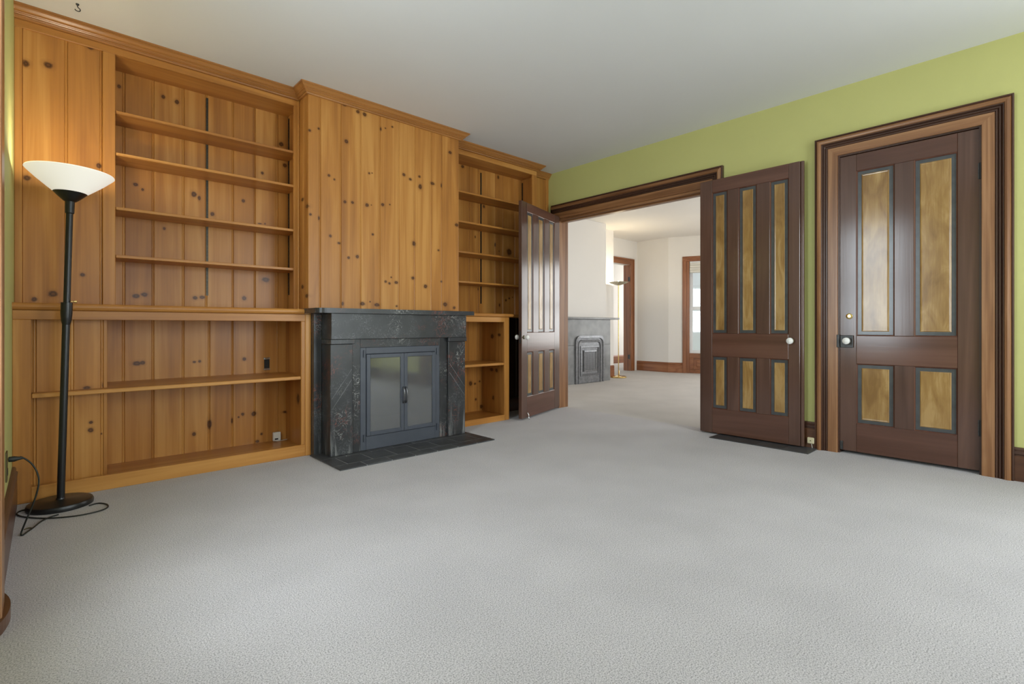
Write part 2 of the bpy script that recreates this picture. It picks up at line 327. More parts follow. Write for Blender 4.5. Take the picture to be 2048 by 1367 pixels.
def slate(name, base, veins=True, rough=0.3):
    m, nt, b = newmat(name); L = nt.links
    tc = N(nt, 'ShaderNodeTexCoord'); oi = N(nt, 'ShaderNodeObjectInfo')
    ad = N(nt, 'ShaderNodeVectorMath', operation='ADD'); mu = N(nt, 'ShaderNodeMath', operation='MULTIPLY'); mu.inputs[1].default_value = 9
    L.new(oi.outputs['Random'], mu.inputs[0]); L.new(tc.outputs['Object'], ad.inputs[0]); L.new(mu.outputs[0], ad.inputs[1])
    def no(s, d, dist=0): n = N(nt, 'ShaderNodeTexNoise'); n.inputs['Scale'].default_value = s; n.inputs['Detail'].default_value = d; n.inputs['Distortion'].default_value = dist; L.new(ad.outputs[0], n.inputs['Vector']); return n
    big = no(5, 4); r = ramp(nt, [(0.3, tuple(c*0.7 for c in base)), (0.7, tuple(c*1.35 for c in base))]); L.new(big.outputs['Fac'], r.inputs['Fac'])
    col = r.outputs['Color']
    if veins:
        for sc, tint, w, msc in ((16, (0.50, 0.50, 0.47), 0.015, 3.1), (13, (0.22, 0.065, 0.045), 0.022, 3.7), (26, (0.26, 0.27, 0.27), 0.011, 5.0)):
            v = no(sc, 5, 1.5)
            s = N(nt, 'ShaderNodeMath', operation='SUBTRACT'); s.inputs[1].default_value = 0.5; L.new(v.outputs['Fac'], s.inputs[0])
            a = N(nt, 'ShaderNodeMath', operation='ABSOLUTE'); L.new(s.outputs[0], a.inputs[0])
            rr = ramp(nt, [(0.0, (0.85,)*3), (w, (0, 0, 0))]); L.new(a.outputs[0], rr.inputs['Fac'])
            mk_ = no(msc, 2); mr = ramp(nt, [(0.50, (0, 0, 0)), (0.64, (1, 1, 1))]); L.new(mk_.outputs['Fac'], mr.inputs['Fac'])
            f = N(nt, 'ShaderNodeMath', operation='MULTIPLY'); L.new(rr.outputs['Color'], f.inputs[0]); L.new(mr.outputs['Color'], f.inputs[1])
            mx = N(nt, 'ShaderNodeMixRGB'); L.new(f.outputs[0], mx.inputs['Fac']); L.new(col, mx.inputs[1]); mx.inputs[2].default_value = (*tint, 1); col = mx.outputs[0]
    if veins:   # chalky runs left by damp low on the stone
        sp = N(nt, 'ShaderNodeSeparateXYZ'); L.new(tc.outputs['Object'], sp.inputs[0])
        zr_ = ramp(nt, [(0.04, (1, 1, 1)), (0.36, (0, 0, 0))]); L.new(sp.outputs['Z'], zr_.inputs['Fac'])
        mp = N(nt, 'ShaderNodeMapping'); mp.inputs['Scale'].default_value = (38, 38, 3.0); L.new(ad.outputs[0], mp.inputs['Vector'])
        sn = N(nt, 'ShaderNodeTexNoise'); sn.inputs['Scale'].default_value = 1; sn.inputs['Detail'].default_value = 5; L.new(mp.outputs[0], sn.inputs['Vector'])
        sr = ramp(nt, [(0.52, (0, 0, 0)), (0.72, (0.9, 0.9, 0.9))]); L.new(sn.outputs['Fac'], sr.inputs['Fac'])
        f = N(nt, 'ShaderNodeMath', operation='MULTIPLY'); L.new(zr_.outputs['Color'], f.inputs[0]); L.new(sr.outputs['Color'], f.inputs[1])
        mx = N(nt, 'ShaderNodeMixRGB'); L.new(f.outputs[0], mx.inputs['Fac']); L.new(col, mx.inputs[1]); mx.inputs[2].default_value = (0.30, 0.30, 0.29, 1); col = mx.outputs[0]
    L.new(col, b.inputs['Base Color']); b.inputs['Roughness'].default_value = rough
    return m
M_marble = slate('black_marbleised_slate', (0.030, 0.031, 0.033))
M_hslate = slate('dark_hearth_slate', (0.045, 0.045, 0.047), False, 0.45)
M_gslate = slate('grey_waxed_slate', (0.21, 0.215, 0.22), False, 0.3)
M_grout = plain('grey_grout', (0.28, 0.28, 0.28), 0.9)

def glass(name, tint, gloss, rough):
    m, nt, b = newmat(name); L = nt.links; nt.nodes.remove(b)
    t = N(nt, 'ShaderNodeBsdfTransparent'); t.inputs[0].default_value = (*tint, 1)
    g = N(nt, 'ShaderNodeBsdfGlossy'); g.inputs['Roughness'].default_value = rough; g.inputs[0].default_value = (0.9, 0.92, 0.93, 1)
    mx = N(nt, 'ShaderNodeMixShader'); mx.inputs[0].default_value = gloss
    L.new(t.outputs[0], mx.inputs[1]); L.new(g.outputs[0], mx.inputs[2]); L.new(mx.outputs[0], nt.nodes['Material Output'].inputs[0]); return m
M_glass = glass('clear_window_glass', (0.97, 0.98, 0.98), 0.06, 0.02)
def hazy(name):
    m, nt, b = newmat(name); L = nt.links
    b.inputs['Base Color'].default_value = (0.12, 0.125, 0.13, 1); b.inputs['Roughness'].default_value = 0.14; b.inputs['Specular IOR Level'].default_value = 1.0; b.inputs['IOR'].default_value = 2.0
    tc = N(nt, 'ShaderNodeTexCoord'); n = N(nt, 'ShaderNodeTexNoise'); n.inputs['Scale'].default_value = 7; n.inputs['Detail'].default_value = 4; L.new(tc.outputs['Object'], n.inputs['Vector'])
    r = ramp(nt, [(0.3, (0.05,)*3), (0.75, (0.12,)*3)]); L.new(n.outputs['Fac'], r.inputs['Fac']); L.new(r.outputs['Color'], b.inputs['Roughness'])
    t = N(nt, 'ShaderNodeBsdfTransparent'); t.inputs[0].default_value = (0.8, 0.82, 0.83, 1)
    mx = N(nt, 'ShaderNodeMixShader'); mx.inputs[0].default_value = 0.72
    L.new(t.outputs[0], mx.inputs[1]); L.new(b.outputs[0], mx.inputs[2]); L.new(mx.outputs[0], nt.nodes['Material Output'].inputs[0]); return m
M_fglass = hazy('smoked_fireplace_glass')
def shademat(name, col, em):
    m, nt, b = newmat(name)
    b.inputs['Base Color'].default_value = (*col, 1); b.inputs['Roughness'].default_value = 0.35
    b.inputs['Emission Color'].default_value = (1.0, 0.95, 0.84, 1); b.inputs['Emission Strength'].default_value = em; return m
M_shade = shademat('frosted_white_lamp_glass', (0.75, 0.74, 0.70), 0.55)

# ------------------------------------------------------------------ the room shell
def struct(o, label): return tag(o, label, kind='structure')
FX1 = 11.3
o = box('floor', XL-0.4, 4.98, YREAR-0.2, 4.9, -0.05, 0, M_carpet); struct(o, 'grey carpet covering the floor of the pine-panelled room')
o = boxes('floor_far', [(4.98, FX1+0.6, 0.2, 6.9, -0.05, 0), (4.98, 13.6, 6.9, 9.6, -0.05, 0)], M_carpet_far); struct(o, 'pale carpet covering the floor of the white room beyond')
o = box('ceiling', XL-0.4, 5.0, YREAR-0.2, 4.9, CE, CE+0.1, M_ceil); struct(o, 'plain white ceiling over the panelled room')
CF = 3.075
o = boxes('ceiling_far', [(5.0, FX1+0.6, 0.2, 6.9, CF, CF+0.1), (5.0, 13.6, 6.9, 9.6, CF, CF+0.1)], M_white); struct(o, 'white ceiling of the room beyond the double doors')
# left wall with a tall window behind the camera's left shoulder
WL = (1.66, 2.60, 0.75, 2.75)
o = boxes('wall_left', [(XL-.2, XL, YREAR, WL[0], 0, CE), (XL-.2, XL, WL[1], 4.86, 0, CE), (XL-.2, XL, WL[0], WL[1], 0, WL[2]), (XL-.2, XL, WL[0], WL[1], WL[3], CE)], M_green); struct(o, 'lime green wall at the left beside the bookcase')
DY0, DY1, DZ = 0.385, 1.267, 2.47       # closed door opening
OY0, OY1, OZ = 2.44, 4.405, 2.43         # double door opening
o = boxes('wall_right', [(XR, XR2, YREAR, -1.55, 0, CE), (XR, XR2, -.45, DY0, 0, CE), (XR, XR2, -1.55, -.45, 0, .6), (XR, XR2, -1.55, -.45, 2.6, CE), (XR, XR2, DY0, DY1, DZ, CE), (XR, XR2, DY1, OY0, 0, CE), (XR, XR2, OY0, OY1, OZ, CE), (XR, XR2, OY1, 4.86, 0, CE)], M_green); struct(o, 'lime green wall holding the doors')
# white skin of the same wall on the far side
o = boxes('wall_far_near', [(XR2, XR2+.02, 0.4, OY0, 0, CF), (XR2, XR2+.02, OY0, OY1, OZ, CF), (XR2, XR2+.02, OY1, 7.0, 0, CF)], M_white); struct(o, 'white back face of the dividing wall')
o = box('wall_back', XL-.2, XR2, 4.735, 4.86, 0, CE, M_green); struct(o, 'wall hidden behind the pine bookcases')
RW = [(0.45, 1.75), (2.75, 4.05)]
pc = [(XL-.2, RW[0][0]), (RW[0][1], RW[1][0]), (RW[1][1], XR2)]
o = boxes('wall_front', [(a, b, YREAR-.2, YREAR, 0, CE) for a, b in pc]+[(a, b, YREAR-.2, YREAR, 0, .5) for a, b in RW]+[(a, b, YREAR-.2, YREAR, 2.65, CE) for a, b in RW], M_green); struct(o, 'lime green wall behind the viewpoint')

def win(name, axis, c, a0, a1, z0, z1, label, mat=M_vwhite, cas=True):
    """sash window in a wall; axis 'X': wall plane x=c, spans y; axis 'Y': plane y=c, spans x"""
    e = empty(name, (c, (a0+a1)/2, 0) if axis == 'X' else ((a0+a1)/2, c, 0), label, kind='structure')
    def b(n, p0, p1, q0, q1, d0, d1, m):
        if axis == 'X': return box(n, c+d0, c+d1, p0, p1, q0, q1, m, e)
        return box(n, p0, p1, c+d0, c+d1, q0, q1, m, e)
    zm = (z0+z1)/2; w = 0.055
    for k, (q0, q1, d) in enumerate(((z0, zm+.02, -.09), (zm-.02, z1, -.13))):
        b('sash_stile', a0, a0+w, q0, q1, d, d+.035, mat); b('sash_stile', a1-w, a1, q0, q1, d, d+.035, mat)
        b('sash_rail', a0+w, a1-w, q0, q0+w, d, d+.035, mat); b('sash_rail', a0+w, a1-w, q1-w, q1, d, d+.035, mat)
        b('pane', a0+w, a1-w, q0+w, q1-w, d+.013, d+.019, M_glass)
    return e
win('window_1', 'X', XL, WL[0], WL[1], WL[2], WL[3], 'tall sash window in the left wall beside the viewpoint')
win('added_window_2', 'Y', YREAR, RW[0][0], RW[0][1], .5, 2.65, 'first added sash window, unseen in the wall behind the viewpoint')  # both rear windows are added openings for the fill lights behind them
win('added_window_3', 'Y', YREAR, RW[1][0], RW[1][1], .5, 2.65, 'second added sash window, unseen in the wall behind the viewpoint')

win('added_window_7', 'X', XR+.13, -1.55, -.45, .6, 2.6, 'added sash window, unseen in the right wall behind the viewpoint')  # added opening so that fill reaches the left wall head-on
# ------------------------------------------------------------------ casings: profiles (w from inner edge, d proud of wall)
def casing(name, label, y0, y1, zt, X, wd, mats, legs=(1, 1), ext=0.0, sgn=-1):
    """mats = head/leg pairs: three strips across the width, each its own moulded part"""
    e = empty(name, (X, (y0+y1)/2, 0), label, kind='structure')
    strips = [('inner_board', [(0, 0), (0, .018), (.003, .021), (.42*wd, .021), (.42*wd, 0)], M_oakz, M_oaky),
              ('moulding', [(.42*wd, 0), (.42*wd, .016), (.45*wd, .024), (.50*wd, .024), (.52*wd, .018), (.56*wd, .027), (.60*wd, .027), (.62*wd, .021), (.67*wd, .033), (.70*wd, .033), (.70*wd, 0)], M_dkz, M_dky),
              ('back_band', [(.70*wd, 0), (.70*wd, .03), (.73*wd, .040), (.80*wd, .044), (.88*wd, .040), (.92*wd, .030), (.92*wd, 0)], M_oakz, M_oaky),
              ('outer_edge', [(.92*wd, 0), (.92*wd, .030), (.95*wd, .036), (wd, .034), (wd, 0)], M_dkz, M_dky)]
    for n, pr, mz, my in strips:
        if legs[0]: loft(n, [[(X+sgn*d, y0-w, 0) for w, d in pr], [(X+sgn*d, y0-w, zt+w) for w, d in pr]], mz, e)
        if legs[1]: loft(n, [[(X+sgn*d, min(y1+w, 4.50) if ext else y1+w, 0) for w, d in pr], [(X+sgn*d, min(y1+w, 4.50) if ext else y1+w, zt+w) for w, d in pr]], mz, e)
        loft(n, [[(X+sgn*d, y0-w, zt+w) for w, d in pr], [(X+sgn*d, min(y1+w, 4.505) if ext else y1+w, zt+w) for w, d in pr]], my, e)
    return e
casing('trim_1', 'moulded oak and walnut casing around the closed four-panel door', DY0, DY1, DZ, XR, 0.165, None)
casing('trim_2', 'moulded oak and walnut casing around the open double doorway', OY0-.02, OY1, OZ, XR, 0.185, None, ext=1)
e = empty('trim_3', (4.98, OY1, 0), 'oak jamb lining the double doorway', kind='structure')
box('jamb', XR-.012, XR2+.015, OY1-.02, OY1, 0, OZ, M_oakz, e, .002); box('jamb', XR-.012, XR2+.015, OY0, OY0+.02, 0, OZ, M_oakz, e, .002)
box('head_jamb', XR-.012, XR2+.015, OY0+.02, OY1-.02, OZ-.025, OZ, M_oaky, e, .002); box('door_stop', XR+.04, XR+.09, OY0+.02, OY1-.02, OZ-.04, OZ-.025, M_oaky, e, .002)
e = empty('trim_4', (4.93, DY1, 0), 'dark jamb lining the closed door', kind='structure')
box('jamb', XR-.004, XR2, DY1-.012, DY1, 0, DZ, M_dkz, e); box('jamb', XR-.004, XR2, DY0, DY0+.012, 0, DZ, M_dkz, e); box('head_jamb', XR-.004, XR2, DY0+.012, DY1-.012, DZ-.012, DZ, M_dky, e)

BP = [(0, 0), (.022, 0), (.022, .165), (.017, .170), (.017, .178), (.024, .184), (.024, .196), (.015, .205), (.018, .214), (.012, .226), (0, .228)]
def baseboard(name, path, label, mat=M_base):
    e = empty(name, (path[0][0], path[0][1], 0), label, kind='structure')
    sweep('skirting', path, [(d, z) for d, z in BP if z <= .170]+[(0, .170)], mat, e)
    sweep('cap_moulding', path, [(0, .170)]+[(d, z) for d, z in BP if z >= .170], M_dky if mat is M_base else mat, e); return e
baseboard('baseboard_right', [(XR, OY0-.205), (XR, DY1+.165)], 'short walnut baseboard between the two door casings')
baseboard('baseboard_right_near', [(XR, DY0-.165), (XR, YREAR)], 'walnut baseboard at the right edge beside the closed door')
baseboard('baseboard_left', [(XL, by(4.0, XL+.034)), (XL, 4.16)], 'walnut baseboard below the green wall behind the black lamp')
# casing of the left window, running to the floor, at the photo's left edge
YCE = by(4.0, XL+.034)
e = empty('trim_5', (XL, 2.85, 0), 'reddish oak casing at the far left edge of the room', kind='structure')
box('casing_board', XL, XL+.034, 2.62, YCE, 0, CE-.29, M_oakz, e, .004); box('casing_board', XL, XL+.034, 1.36, 1.64, 0, CE-.29, M_oakz, e, .004); box('casing_head', XL, XL+.034, 1.33, YCE, CE-.29, CE-.12, M_oaky, e, .004)
# dark rounded foot at the left edge
ring = [(XL+.012+.040*math.sin(math.pi*k/12)**.7, 2.74-.34*k/12) for k in range(13)]
o = loft('threshold_block', [[(x, y, z) for x, y in ring] for z in (0, .045)], M_base); tag(o, 'dark rounded wooden foot on the carpet at the left edge', 'wood block')

# ------------------------------------------------------------------ doors
def leaf(name, loc, rz, width, z0, z1, cols, rows, t, label, astragal=None):
    """local x from one edge, face towards -y; t thickness"""
    e = empty(name, loc, label, kind='structure', rz=rz)
    def b(n, x0, x1, zz0, zz1, m, y0=0.0, y1=t, bev=.003, p=None): return box(n, x0, x1, y0, y1, zz0, zz1, m, p or e, bev)
    xs = [0]+[c for col in cols for c in col]+[width]
    b('stile', 0, cols[0][0], z0, z1, M_dz); b('stile', cols[-1][1], width, z0, z1, M_dz)
    zs = [z0]+[r for row in rows for r in row]+[z1]
    for k in range(0, len(zs), 2): b('rail', cols[0][0], cols[-1][1], zs[k], zs[k+1], M_dx)
    for (r0, r1) in rows:
        for k in range(len(cols)-1): b('mullion', cols[k][1], cols[k+1][0], r0, r1, M_dz)
    for (c0, c1) in cols:
        for (r0, r1) in rows:
            p = b('panel', c0, c1, r0, r1, M_frame, .011, t-.011, 0)
            w = .008      # bead around the panel
            loft('bead', [[(c0, .002, z) for z in (r0, r1)][::1]+[(c0+w, .011, r1-w), (c0+w, .011, r0+w)], [(c0, .012, z) for z in (r0, r1)]+[(c0+w, .012, r1-w), (c0+w, .012, r0+w)]], M_rim, p) if 0 else None
            vs = []; fs = []
            for (a, y) in ((0, .001), (.006, .004), (w, .0112)):
                vs += [(c0+a, y, r0+a), (c1-a, y, r0+a), (c1-a, y, r1-a), (c0+a, y, r1-a)]
            for i in range(2):
                for k in range(4): fs.append((i*4+k, i*4+(k+1) % 4, (i+1)*4+(k+1) % 4, (i+1)*4+k))
            mk('bead', vs, fs, M_rim, p)
            m = .040
            vs = []; fs = []
            for (a, y) in ((m-.006, .0108), (m, .0075), (m+.006, .0082)):
                vs += [(c0+a, y, r0+a), (c1-a, y, r0+a), (c1-a, y, r1-a), (c0+a, y, r1-a)]
            for i in range(2):
                for k in range(4): fs.append((i*4+k, i*4+(k+1) % 4, (i+1)*4+(k+1) % 4, (i+1)*4+k))
            fs.append((8, 9, 10, 11)); mk('veneer_field', vs, fs, M_ven, p)
    return e
def knob(e, x, z, t, both=True, plate=True):
    prof = [(.007, 0), (.007, .022), (.013, .026), (.024, .032), (.0285, .044), (.026, .056), (.016, .063), (.004, .065)]
    o = lathe('door_knob', prof, M_porc, e, 28, Matrix.Translation((x, 0, z)) @ Matrix.Rotation(R90, 4, 'X')); o['label'] = 'white porcelain knob'
    lathe('rosette', [(.022, 0), (.022, .003), (.012, .006)], M_dbrass, o, 24, Matrix.Translation((x, -.0005, z)) @ Matrix.Rotation(R90, 4, 'X'))
    if both:
        o = lathe('door_knob', prof, M_porc, e, 28, Matrix.Translation((x, t, z)) @ Matrix.Rotation(-R90, 4, 'X')); o['label'] = 'white porcelain knob'
        lathe('rosette', [(.022, 0), (.022, .003), (.012, .006)], M_dbrass, o, 24, Matrix.Translation((x, t+.0005, z)) @ Matrix.Rotation(-R90, 4, 'X'))
ROWS3 = [(.252, .760), (.98, 2.350)]
COLS3 = [(.122, .272), (.379, .542), (.659, .814)]
TD = .042
# closed door: local x runs from y=1.262 towards smaller y, face towards -X  => rz = -90 deg
d1 = leaf('door_1', (XR+.006, 1.256, 0), -R90, .862, .025, 2.455, [(.117, .368), (.491, .741)], [(.256, .744), (.974, 2.318)], .045, 'closed dark walnut four-panel door with golden veneer panels')
zk = .931
lb = box('rim_lock', .008, .098, -.022, -.0005, zk-.055, zk+.045, M_rust, d1, .003); lb['label'] = 'dark iron rim lock box'
k1 = lathe('door_knob', [(.007, 0), (.007, .022), (.013, .026), (.024, .032), (.0285, .044), (.026, .056), (.016, .063), (.004, .065)], M_porc, d1, 28, Matrix.Translation((.062, -.022, zk)) @ Matrix.Rotation(R90, 4, 'X')); k1['label'] = 'white porcelain knob'
box('lock_keep', -.016, .004, -.03, -.008, zk-.055, zk+.05, M_rust, d1, .002)
db = lathe('deadbolt_cylinder', [(.024, 0), (.024, .004), (.018, .008), (.010, .008), (.010, .0095), (.004, .0095)], M_brass, d1, 28, Matrix.Translation((.068, -.0002, 1.133)) @ Matrix.Rotation(R90, 4, 'X')); db['label'] = 'round brass deadbolt'
for z in (2.15, .33):
    h = lathe('hinge', [(.008, 0), (.008, .115)], M_slot, d1, 14, Matrix.Translation((.866, -.012, z-.058))); box('hinge_leaf', .852, .866, -.004, .0, z-.055, z+.055, M_rust, h)
box('floor_bolt', .004, .024, -.012, -.0005, .03, .10, M_rust, d1, .002)
# right leaf, folded back flat against the wall
d3 = leaf('door_3', (4.785, 2.437, 0), -R90, .905, .016, 2.475, COLS3, ROWS3, TD, 'open dark double-door leaf folded back flat against green wall')
st = lathe('astragal', [(.004, .016), (.017, .018), (.017, 2.473), (.004, 2.475)], M_dz, d3, 18, Matrix.Translation((.918, .020, 0)))
knob(d3, .84, .924, TD, False)
for z in (.35, 1.25, 2.15): lathe('hinge', [(.007, 0), (.007, .11)], M_rust, d3, 12, Matrix.Translation((-.006, TD, z)))
# left leaf, standing into the room
hx, hy = 4.832, 4.352; fx, fy = 3.888, 4.062
ang = math.atan2(hy-fy, hx-fx); WLF = math.hypot(hx-fx, hy-fy)
d2 = leaf('door_2', (fx, fy, 0), ang, WLF, .02, 2.45, [(.125, .275), (.400, .565), (.690, .845)], ROWS3, TD, 'open dark double-door leaf standing in front of the right bookcase')
knob(d2, .045, .928, TD, True)
for z in (.35, 1.25, 2.15): lathe('hinge', [(.007, 0), (.007, .11)], M_rust, d2, 12, Matrix.Translation((WLF+.005, TD, z)))
hk = tube('door_holder', [(.12, -.008, .075), (.12, -.022, .05), (.12, -.022, .012), (.12, -.045, .006)], .005, M_chrome, d2, 8, 1); hk['label'] = 'small metal kick-down holder'
box('edge_latch', -.002, .001, .012, .030, .86, 1.0, M_rust, d2)

# ------------------------------------------------------------------ bookcases
def beaded(name, a, b, y0, y1, z0, z1, mat, parent):
    pr = [(a+.0003, y1), (a+.0003, y0+.004), (a+.003, y0), (b-.0165, y0), (b-.0150, y0+.0035), (b-.0138, y0+.0035), (b-.0118, y0+.0008), (b-.0085, y0), (b-.0048, y0+.0008), (b-.0022, y0+.0032), (b-.0003, y0+.0045), (b-.0003, y1)]
    loft(name, [[(x, y, z) for x, y in pr] for z in (z0, z1)], mat, parent)
def board_row(xs, y0, y1, z0, z1, mat, parent, name='board'):
    for a, b in zip(xs[:-1], xs[1:]): beaded(name, a, b, y0, y1, z0, z1, mat, parent)
ZC0 = 2.972
CROWN = [(0, CE), (.082, CE), (.082, CE-.011), (.076, CE-.012), (.076, CE-.016), (.068, CE-.021), (.056, CE-.033), (.048, CE-.037), (.050, CE-.043), (.046, CE-.047), (.038, CE-.046), (.032, CE-.052), (.034, CE-.058), (.029, CE-.062), (.020, CE-.061), (.016, ZC0+.001), (.016, ZC0), (0, ZC0)]
ZSH = [2.542, 2.253, 1.877, 1.546]

# --- upper left
ul = empty('upper_bookcase', (.7, 4.5, CT), 'large open pine bookcase with four shelves left of the chimney', 'bookcase')
gb = [.353]+[bx(u, YB) for u in (249.8, 308, 368.3, 414, 467, 511, 556.3)]+[1.612]
board_row(gb, YB, YB+.018, CT, 2.94, M_plu, ul)
cx = bx(135, YU+.015)
board_row((XL+.036, cx, .284), YU+.012, YU+.03, CT, 2.94, M_plu, ul, 'chase_board')
box('stile', XL, XL+.036, YU, YU+.03, CT, 2.924, M_pz, ul, .003); box('stile', .284, .353, YU, YU+.022, CT, 2.924, M_pz, ul, .003)
box('side_panel', .333, .353, YU+.022, YB, CT, 2.94, M_plu, ul); box('side_panel', 1.598, 1.613, YU+.032, YB, CT, 2.94, M_plu, ul)
box('stile', 1.549, 1.582, YU, YU+.02, CT, 2.924, M_pz, ul, .002); lathe('corner_bead', [(.008, CT), (.008, ZC0)], M_pz, ul, 14, Matrix.Translation((1.589, YU+.002, 0)))
box('frieze_rail', XL, CX0, YU, YU+.022, 2.924, ZC0, M_px, ul, .002)
box('soffit', .353, 1.596, YU+.022, YB, 2.924, 2.942, M_px, ul)
for z in ZSH: box('shelf', .356, 1.595, YU+.008, YB-.004, z-.021, z, M_px, ul, .0025)
def standard(parent, x0, x1, y0, y1, z0, z1, axis):
    e2 = box('shelf_standard', x0, x1, y0, y1, z0, z1, M_std, parent)
    bm = bmesh.new(); n = int((z1-z0)/.03)
    for k in range(n):
        zc = z0+.02+k*.03
        if axis == 'Y': bm_box(bm, (x0+x1)/2-.003, (x0+x1)/2+.003, y0-.0008, y0+.001, zc, zc+.009)
        else: bm_box(bm, x0-.0008, x0+.001, (y0+y1)/2-.003, (y0+y1)/2+.003, zc, zc+.009)
    me = bpy.data.meshes.new('slots'); bm.to_mesh(me); bm.free(); s = link('slots', me, M_slot, e2); s['kind'] = 'stuff'
sx = bx(414, YB); standard(ul, sx-.008, sx+.008, YB-.006, YB, 1.30, 2.90, 'Y'); standard(ul, 1.592, 1.598, YB-.034, YB-.018, 1.33, 2.90, 'X')
sweep('cornice', [(XL, YU), (CX0, YU)], CROWN, M_crown, ul)

# --- counter and lower left
CPROF = [(0, CT-.042), (.012, CT-.042), (.020, CT-.036), (.024, CT-.024), (.024, CT-.016), (.020, CT-.006), (.012, CT), (0, CT)]
cl = empty('counter_ledge', (.7, 4.3, CT-.04), 'long rounded pine counter ledge left of the fireplace', 'counter ledge')
box('ledge_board', XL, 1.597, YLO, 4.733, CT-.042, CT, M_px, cl); sweep('bullnose', [(XL, YLO), (1.54, YLO)], CPROF, M_px, cl)
ll = empty('lower_bookcase', (.7, 4.4, 0), 'low open pine bookcase with one shelf under the long counter', 'bookcase')
ZB = .045; ZK = .092; YCH = 4.27
gl = [.31]+[bx(u, YB) for u in (249, 307.8, 368, 419.8, 466.3, 510.5, 556.6)]+[1.60]
board_row(gl, YB, YB+.018, ZB, CT-.042, M_pll, ll)
c1, c2 = bx(72, YCH), bx(147, YCH); cc = bx(214.5, YCH)
board_row((XL+.075, c1, c2, cc-.02), YCH, YCH+.018, ZB, CT-.042, M_pll, ll, 'chase_board')
box('chase_corner', cc-.02, cc, YCH, YB, ZB, CT-.042, M_pz, ll, .002)
box('stile', XL, XL+.081, YLO, YLO+.03, 0, 1.091, M_pz, ll, .003); box('stile', 1.518, 1.549, YLO, YLO+.025, ZK, 1.091, M_pz, ll, .003)
box('end_strip', 1.549, 1.594, YLO-.006, YLO+.05, 0, CT-.043, M_pz, ll, .003)
box('side_panel', 1.578, 1.594, YLO+.052, YB, ZB, CT-.042, M_pll, ll)
box('apron', XL, 1.549, YLO, YLO+.022, 1.091, CT-.043, M_px, ll, .002)
box('shelf', XL+.083, 1.517, YLO+.003, YB-.003, .620, .646, M_px, ll, .003); box('shelf_end', 1.517, 1.577, YLO+.055, YB-.003, .620, .646, M_px, ll)
box('bottom_board', XL+.081, 1.578, YLO+.022, YB, ZB-.02, ZB, M_px, ll)
box('kick_board', XL+.081, 1.549, YLO, YLO+.022, 0, ZK, M_px, ll, .002)

# --- chimney panelling
cp = empty('chimney_panelling', (2.37, 4.3, CT), 'tall knotty pine board panelling above the black fireplace', 'wall panelling')
gx = [bx(u, YC) for u in (616.5, 641.5, 682.4, 722, 760.3, 798.4, 830.5, 863.5, 884.3)]; gx[0] = CX0+.001; gx.append(CX1)
board_row(gx, YC, YC+.02, CT-.03, ZC0+.01, M_pch, cp)
for a, b in ((YC+.02, YC+.09), (YC+.09, YU+.001)): box('side_board', CX0, CX0+.018, a+.0005, b-.0005, CT-.03, ZC0+.01, M_pch, cp, .003)
box('side_board', CX1-.018, CX1, YC+.02, YU+.001, CT-.03, ZC0+.01, M_pz, cp, .003)
sweep('cornice', [(CX0, YU), (CX0, YC), (CX1, YC), (CX1, YU)], CROWN, M_crown, cp)

YFI = 4.575
# --- upper right
ur = empty('upper_bookcase', (3.85, 4.5, CT), 'narrower open pine bookcase right of the chimney behind the door leaf', 'bookcase')
gr = [CX1+.005]+[bx(u, YB) for u in (939.4, 957.5, 990.6, 1006, 1030)]+[4.50]
board_row(gr, YB, YB+.018, CT, 2.93, M_pru, ur)
box('stile', 4.411, 4.487, YU, YU+.022, CT, 2.918, M_pz, ur, .003); box('side_panel', 4.486, 4.504, YU+.022, YB, CT, ZC0, M_pru, ur)
box('frieze_rail', CX1, 4.487, YU, YU+.022, 2.918, ZC0, M_px, ur, .002); box('soffit', CX1, 4.485, YU+.022, YB, 2.918, 2.936, M_px, ur)
for z in (2.53, 2.203, 1.872, 1.546): box('shelf', CX1+.004, 4.484, YU+.008, YB-.004, z-.021, z, M_px, ur, .0025)
sx = bx(961.6, YB); standard(ur, sx-.008, sx+.008, YB-.006, YB, 1.32, 2.88, 'Y'); standard(ur, 4.480, 4.486, YB-.034, YB-.018, 1.33, 2.88, 'X')
sweep('cornice', [(CX1, YU), (4.487, YU), (4.487, YFI)], CROWN, M_crown, ur)
# the filler beside it, set back to the green wall
fl = empty('pine_filler', (4.68, 4.58, 0), 'narrow set-back pine filler panel in the corner against the green wall', 'wall panelling')
box('filler_board', 4.506, 4.815, YFI+.011, YFI+.031, 0.2, ZC0, M_pz, fl, .003); box('filler_stile', 4.815, XR-.001, YFI, YFI+.031, 0.2, ZC0, M_pz, fl, .003)
sweep('cornice', [(4.57, YFI+.008), (XR-.001, YFI+.008)], [(o_*.75, z) for o_, z in CROWN], M_crown, fl)

# --- lower right
cr = empty('counter_ledge', (3.5, 4.4, CT-.04), 'short rounded pine counter ledge right of the fireplace', 'counter ledge')
box('ledge_board', CX1, 3.87, YRL, 4.733, CT-.036, CT, M_px, cr); sweep('bullnose', [(3.0, YRL), (3.870, YRL), (3.870, YU+.02)], [(o_, CT+(z-CT)*.86) for o_, z in CPROF], M_px, cr)
box('set_back_ledge', 3.90, 4.487, YU-.02, 4.733, CT-.036, CT, M_px, cr, .003)
lr = empty('lower_bookcase', (3.5, 4.4, 0), 'small low pine bookcase with one shelf right of the fireplace', 'bookcase')
YB2 = 4.70
g2 = [3.08, 3.27]+[bx(u, YB2) for u in (909, 936, 955)]+[3.86]
board_row(g2, YB2, YB2+.016, .03, CT-.04, M_prl, lr)
box('stile', 3.772, 3.843, YRL, YRL+.025, 0, CT-.037, M_pz, lr, .003); box('side_panel', 3.843, 3.862, YRL+.025, YB2, 0, CT-.04, M_prl, lr)
